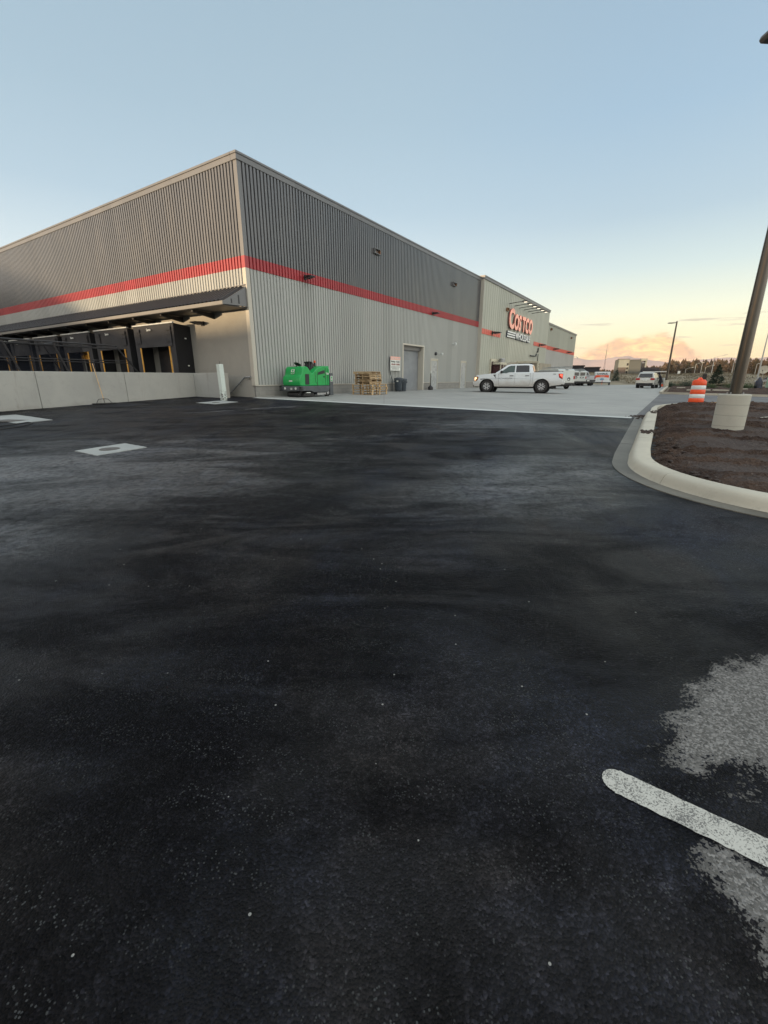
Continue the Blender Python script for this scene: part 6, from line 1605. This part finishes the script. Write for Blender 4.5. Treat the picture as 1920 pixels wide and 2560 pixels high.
# far low wood behind, reads as one mass
mb = MB(); rnd = random.Random(5)
for k in range(1500):
    azd = rnd.uniform(17, 56); Y = rnd.uniform(400, 460); x, y = math.sin(math.radians(azd)) * Y, math.cos(math.radians(azd)) * Y; h = rnd.uniform(10, 15) * (.55 if azd < 29 else .72 if azd < 31.5 else 1)
    for q in range(9):
        z = h * (q + .5) / 9; w_ = 3.2 * (1 - q / 11); an = rnd.uniform(0, 6.3)
        w_ = 2.6 * math.sin(min(1, (q + 1.5) / 9.5) * PI * .9) + .5; mb.add([(x + math.cos(an) * w_, y + math.sin(an) * w_, z - .5), (x - math.cos(an + .6) * w_, y - math.sin(an + .6) * w_, z - .4), (x + w_ * .4 * math.cos(q * 2.1), y, z + h * .14)], [(0, 1, 2)])
tag(mb.build('wood', M['pine'], weld=False), 'dense far wood closing the horizon behind the pine row', 'trees', kind='stuff')
# planted spruces and shrubs in the lot
tree('spruce_tree', 55.2, 75, .45, 3.35, 1.15, 'spruce', M['spruce'], 71, 'dark bushy young spruce left of the bronze light pole', ncl=150, lv=22, z0=.15)
tree('spruce_tree', 41.0, 80, .5, 2.55, .85, 'spruce', M['spruce'], 72, 'dark young spruce between the trailer and the white car', ncl=130, lv=20, z0=.12)
def shrub(x, y, z, r, h, mat, seed, label, grp='low shrubs planted in the soil'):
    rnd = random.Random(seed); e = empty('shrub', (x, y, z), 0, label, 'shrub', grp)
    mb = MB()
    for k in range(7): an = k * .9; mb.cyl((0, 0, -.05), (math.cos(an) * r * .5, math.sin(an) * r * .5, h * .7), .012, .004, 5)
    mb.build('stem', M['bark'], e)
    mb = MB()
    for k in range(1100):
        p = Vector((rnd.gauss(0, .42) * r, rnd.gauss(0, .42) * r, abs(rnd.gauss(.45, .28)) * h)); d = Vector((rnd.uniform(-1, 1), rnd.uniform(-1, 1), rnd.uniform(-.3, 1))).normalized(); u = d.orthogonal().normalized() * .03
        mb.add([p - u, p + u, p + d * .11], [(0, 1, 2)])
    mb.build('foliage', mat, e, weld=False)
shrub(36.0, 46.5, .5, .95, .62, M['shrub'], 1, 'wide low green shrub right of the bronze pole')
shrub(37.2, 46.2, .5, .8, .55, M['shrub'], 2, 'low green shrub left of the wrapped bundle')
shrub(34.6, 47.8, .5, .7, .5, M['shrub'], 3, 'green shrub partly hidden by the bronze pole')
shrub(40.2, 57.0, .5, .8, .55, M['shrub'], 4, 'small green shrub at the foot of the dark spruce')
shrub(38.6, 57.5, .5, .9, .75, M['spruce'], 5, 'dark shrub left of the spruce behind the drum')
shrub(37.0, 58.5, .5, .8, .6, M['spruce'], 6, 'dark low shrub straight behind the drum')
shrub(38.6, 59.2, .5, .5, .3, M['shrub'], 7, 'tiny green plant in the soil left of the drum')
# flat slabs and litter lying in the far soil
for i, (x, y, sx_, sy_, lb) in enumerate(((25.6, 36.6, 1.6, .5, 'long pale slab in the far soil behind the drum'), (29.7, 45.0, .7, .5, 'tilted concrete block left of the long slab'), (33.0, 41.5, .9, .5, 'pale slab beyond the light pole base'), (27.6, 36.6, 1.4, .4, 'flat reddish slab right of the drum'))):
    mb = MB(); mb.prism([(-sx_ / 2, -sy_ / 2), (sx_ / 2, -sy_ * .45), (sx_ * .48, sy_ / 2), (-sx_ * .45, sy_ * .45)], 0, .10, plane='xy'); o = mb.build('concrete_slab', M['kerb'], bevel=.01)
    putxy(o, x, y, .17); o.rotation_euler = (0, random.uniform(-.05, .05), -.55); tag(o, lb, 'slab')
# far cars and roofs along the road at right
for i, (x, y, c, lb) in enumerate(((62, 72, 'silver', 'silver car far off behind the right street lamp'), (66, 74, 'machgray', 'dark grey car far off beside the satellite dish'))):
    e = empty('parked_car', (x, y, .55), 2.2, lb, 'car', 'cars far off at the right')
    mb = MB(); mb.prism([(2.2, .3), (2.25, .7), (1.3, .85), (-2.1, .9), (-2.2, .5), (-2.15, .3)], -.85, .85); mb.build('body', M[c], e, bevel=.06)
    mb = MB(); mb.prism([(1.3, .84), (.6, 1.35), (-1.1, 1.4), (-1.9, .88)], 0, 0, hw=lambda q: .82 - .3 * (q - .85)); mb.build('cabin', M['glass'], e, bevel=.04)
    for s_ in (-1, 1):
        for u in (1.4, -1.35): wheel(e, u, s_ * .76, .32, .2, s_, 'steel')

# clods of soil spilled on the kerb and the slab edge
rnd = random.Random(9)
mb = MB()
def clod(mb, x, y, z, r):
    n = 6; vs = []; 
    for j, (k, h) in enumerate(((1, 0), (.8, .55), (.2, .9))):
        for i in range(n): t = 2 * PI * i / n + j * .4; q = r * k * rnd.uniform(.7, 1.2); vs.append((x + math.cos(t) * q, y + math.sin(t) * q, z + h * r * rnd.uniform(.6, 1)))
    mb.add(vs, [(j * n + i, j * n + (i + 1) % n, (j + 1) * n + (i + 1) % n, (j + 1) * n + i) for j in range(2) for i in range(n)] + [tuple(range(2 * n, 3 * n))])
for k in range(150):
    a = rnd.gauss(.35, .28); b = 16.25 + rnd.gauss(0, .16); x, y = W2(a, b); clod(mb, x, y, zg(a, b) + (.15 if b > 16.42 else .0), abs(rnd.gauss(.022, .014)) + .006)
for k in range(60):
    a = -4.05 + rnd.gauss(0, .12); b = 16.6 + rnd.gauss(0, .07); x, y = W2(a, b); clod(mb, x, y, zg(a, b) + .15, abs(rnd.gauss(.018, .012)) + .005)
for k in range(900):
    a = rnd.uniform(-8.3, 4); b = 16.75 + abs(rnd.gauss(0, 2.0))
    if in_isl(a, b) < .05: continue
    x, y = W2(a, b); clod(mb, x, y, zg(a, b) + .10, abs(rnd.gauss(.02, .014)) + .006)
tag(mb.build('soil_clods', M['soil'], weld=False), 'loose clods of brown soil on the island and spilled over the kerb', 'soil clods', kind='stuff')

# ------------------------------------------------------------------ air
hz = MB(); hz.box(-4800, 4800, -4800, 4800, -12, 190)
ho = hz.build('haze', None) if False else None
mz = bpy.data.materials.new('haze'); mz.use_nodes = True; tz = NT(mz.node_tree); tz.n.clear()
pv = tz.node('ShaderNodeVolumePrincipled'); oz = tz.node('ShaderNodeOutputMaterial'); tz.l.new(pv.outputs[0], oz.inputs['Volume'])
pv.inputs['Color'].default_value = (.93, .90, .90, 1); pv.inputs['Density'].default_value = .00005; pv.inputs['Anisotropy'].default_value = 0.0
ho = hz.build('haze', mz); ho['kind'] = 'stuff'; tag(ho, 'thin pale evening haze over the whole place', 'haze', kind='stuff')
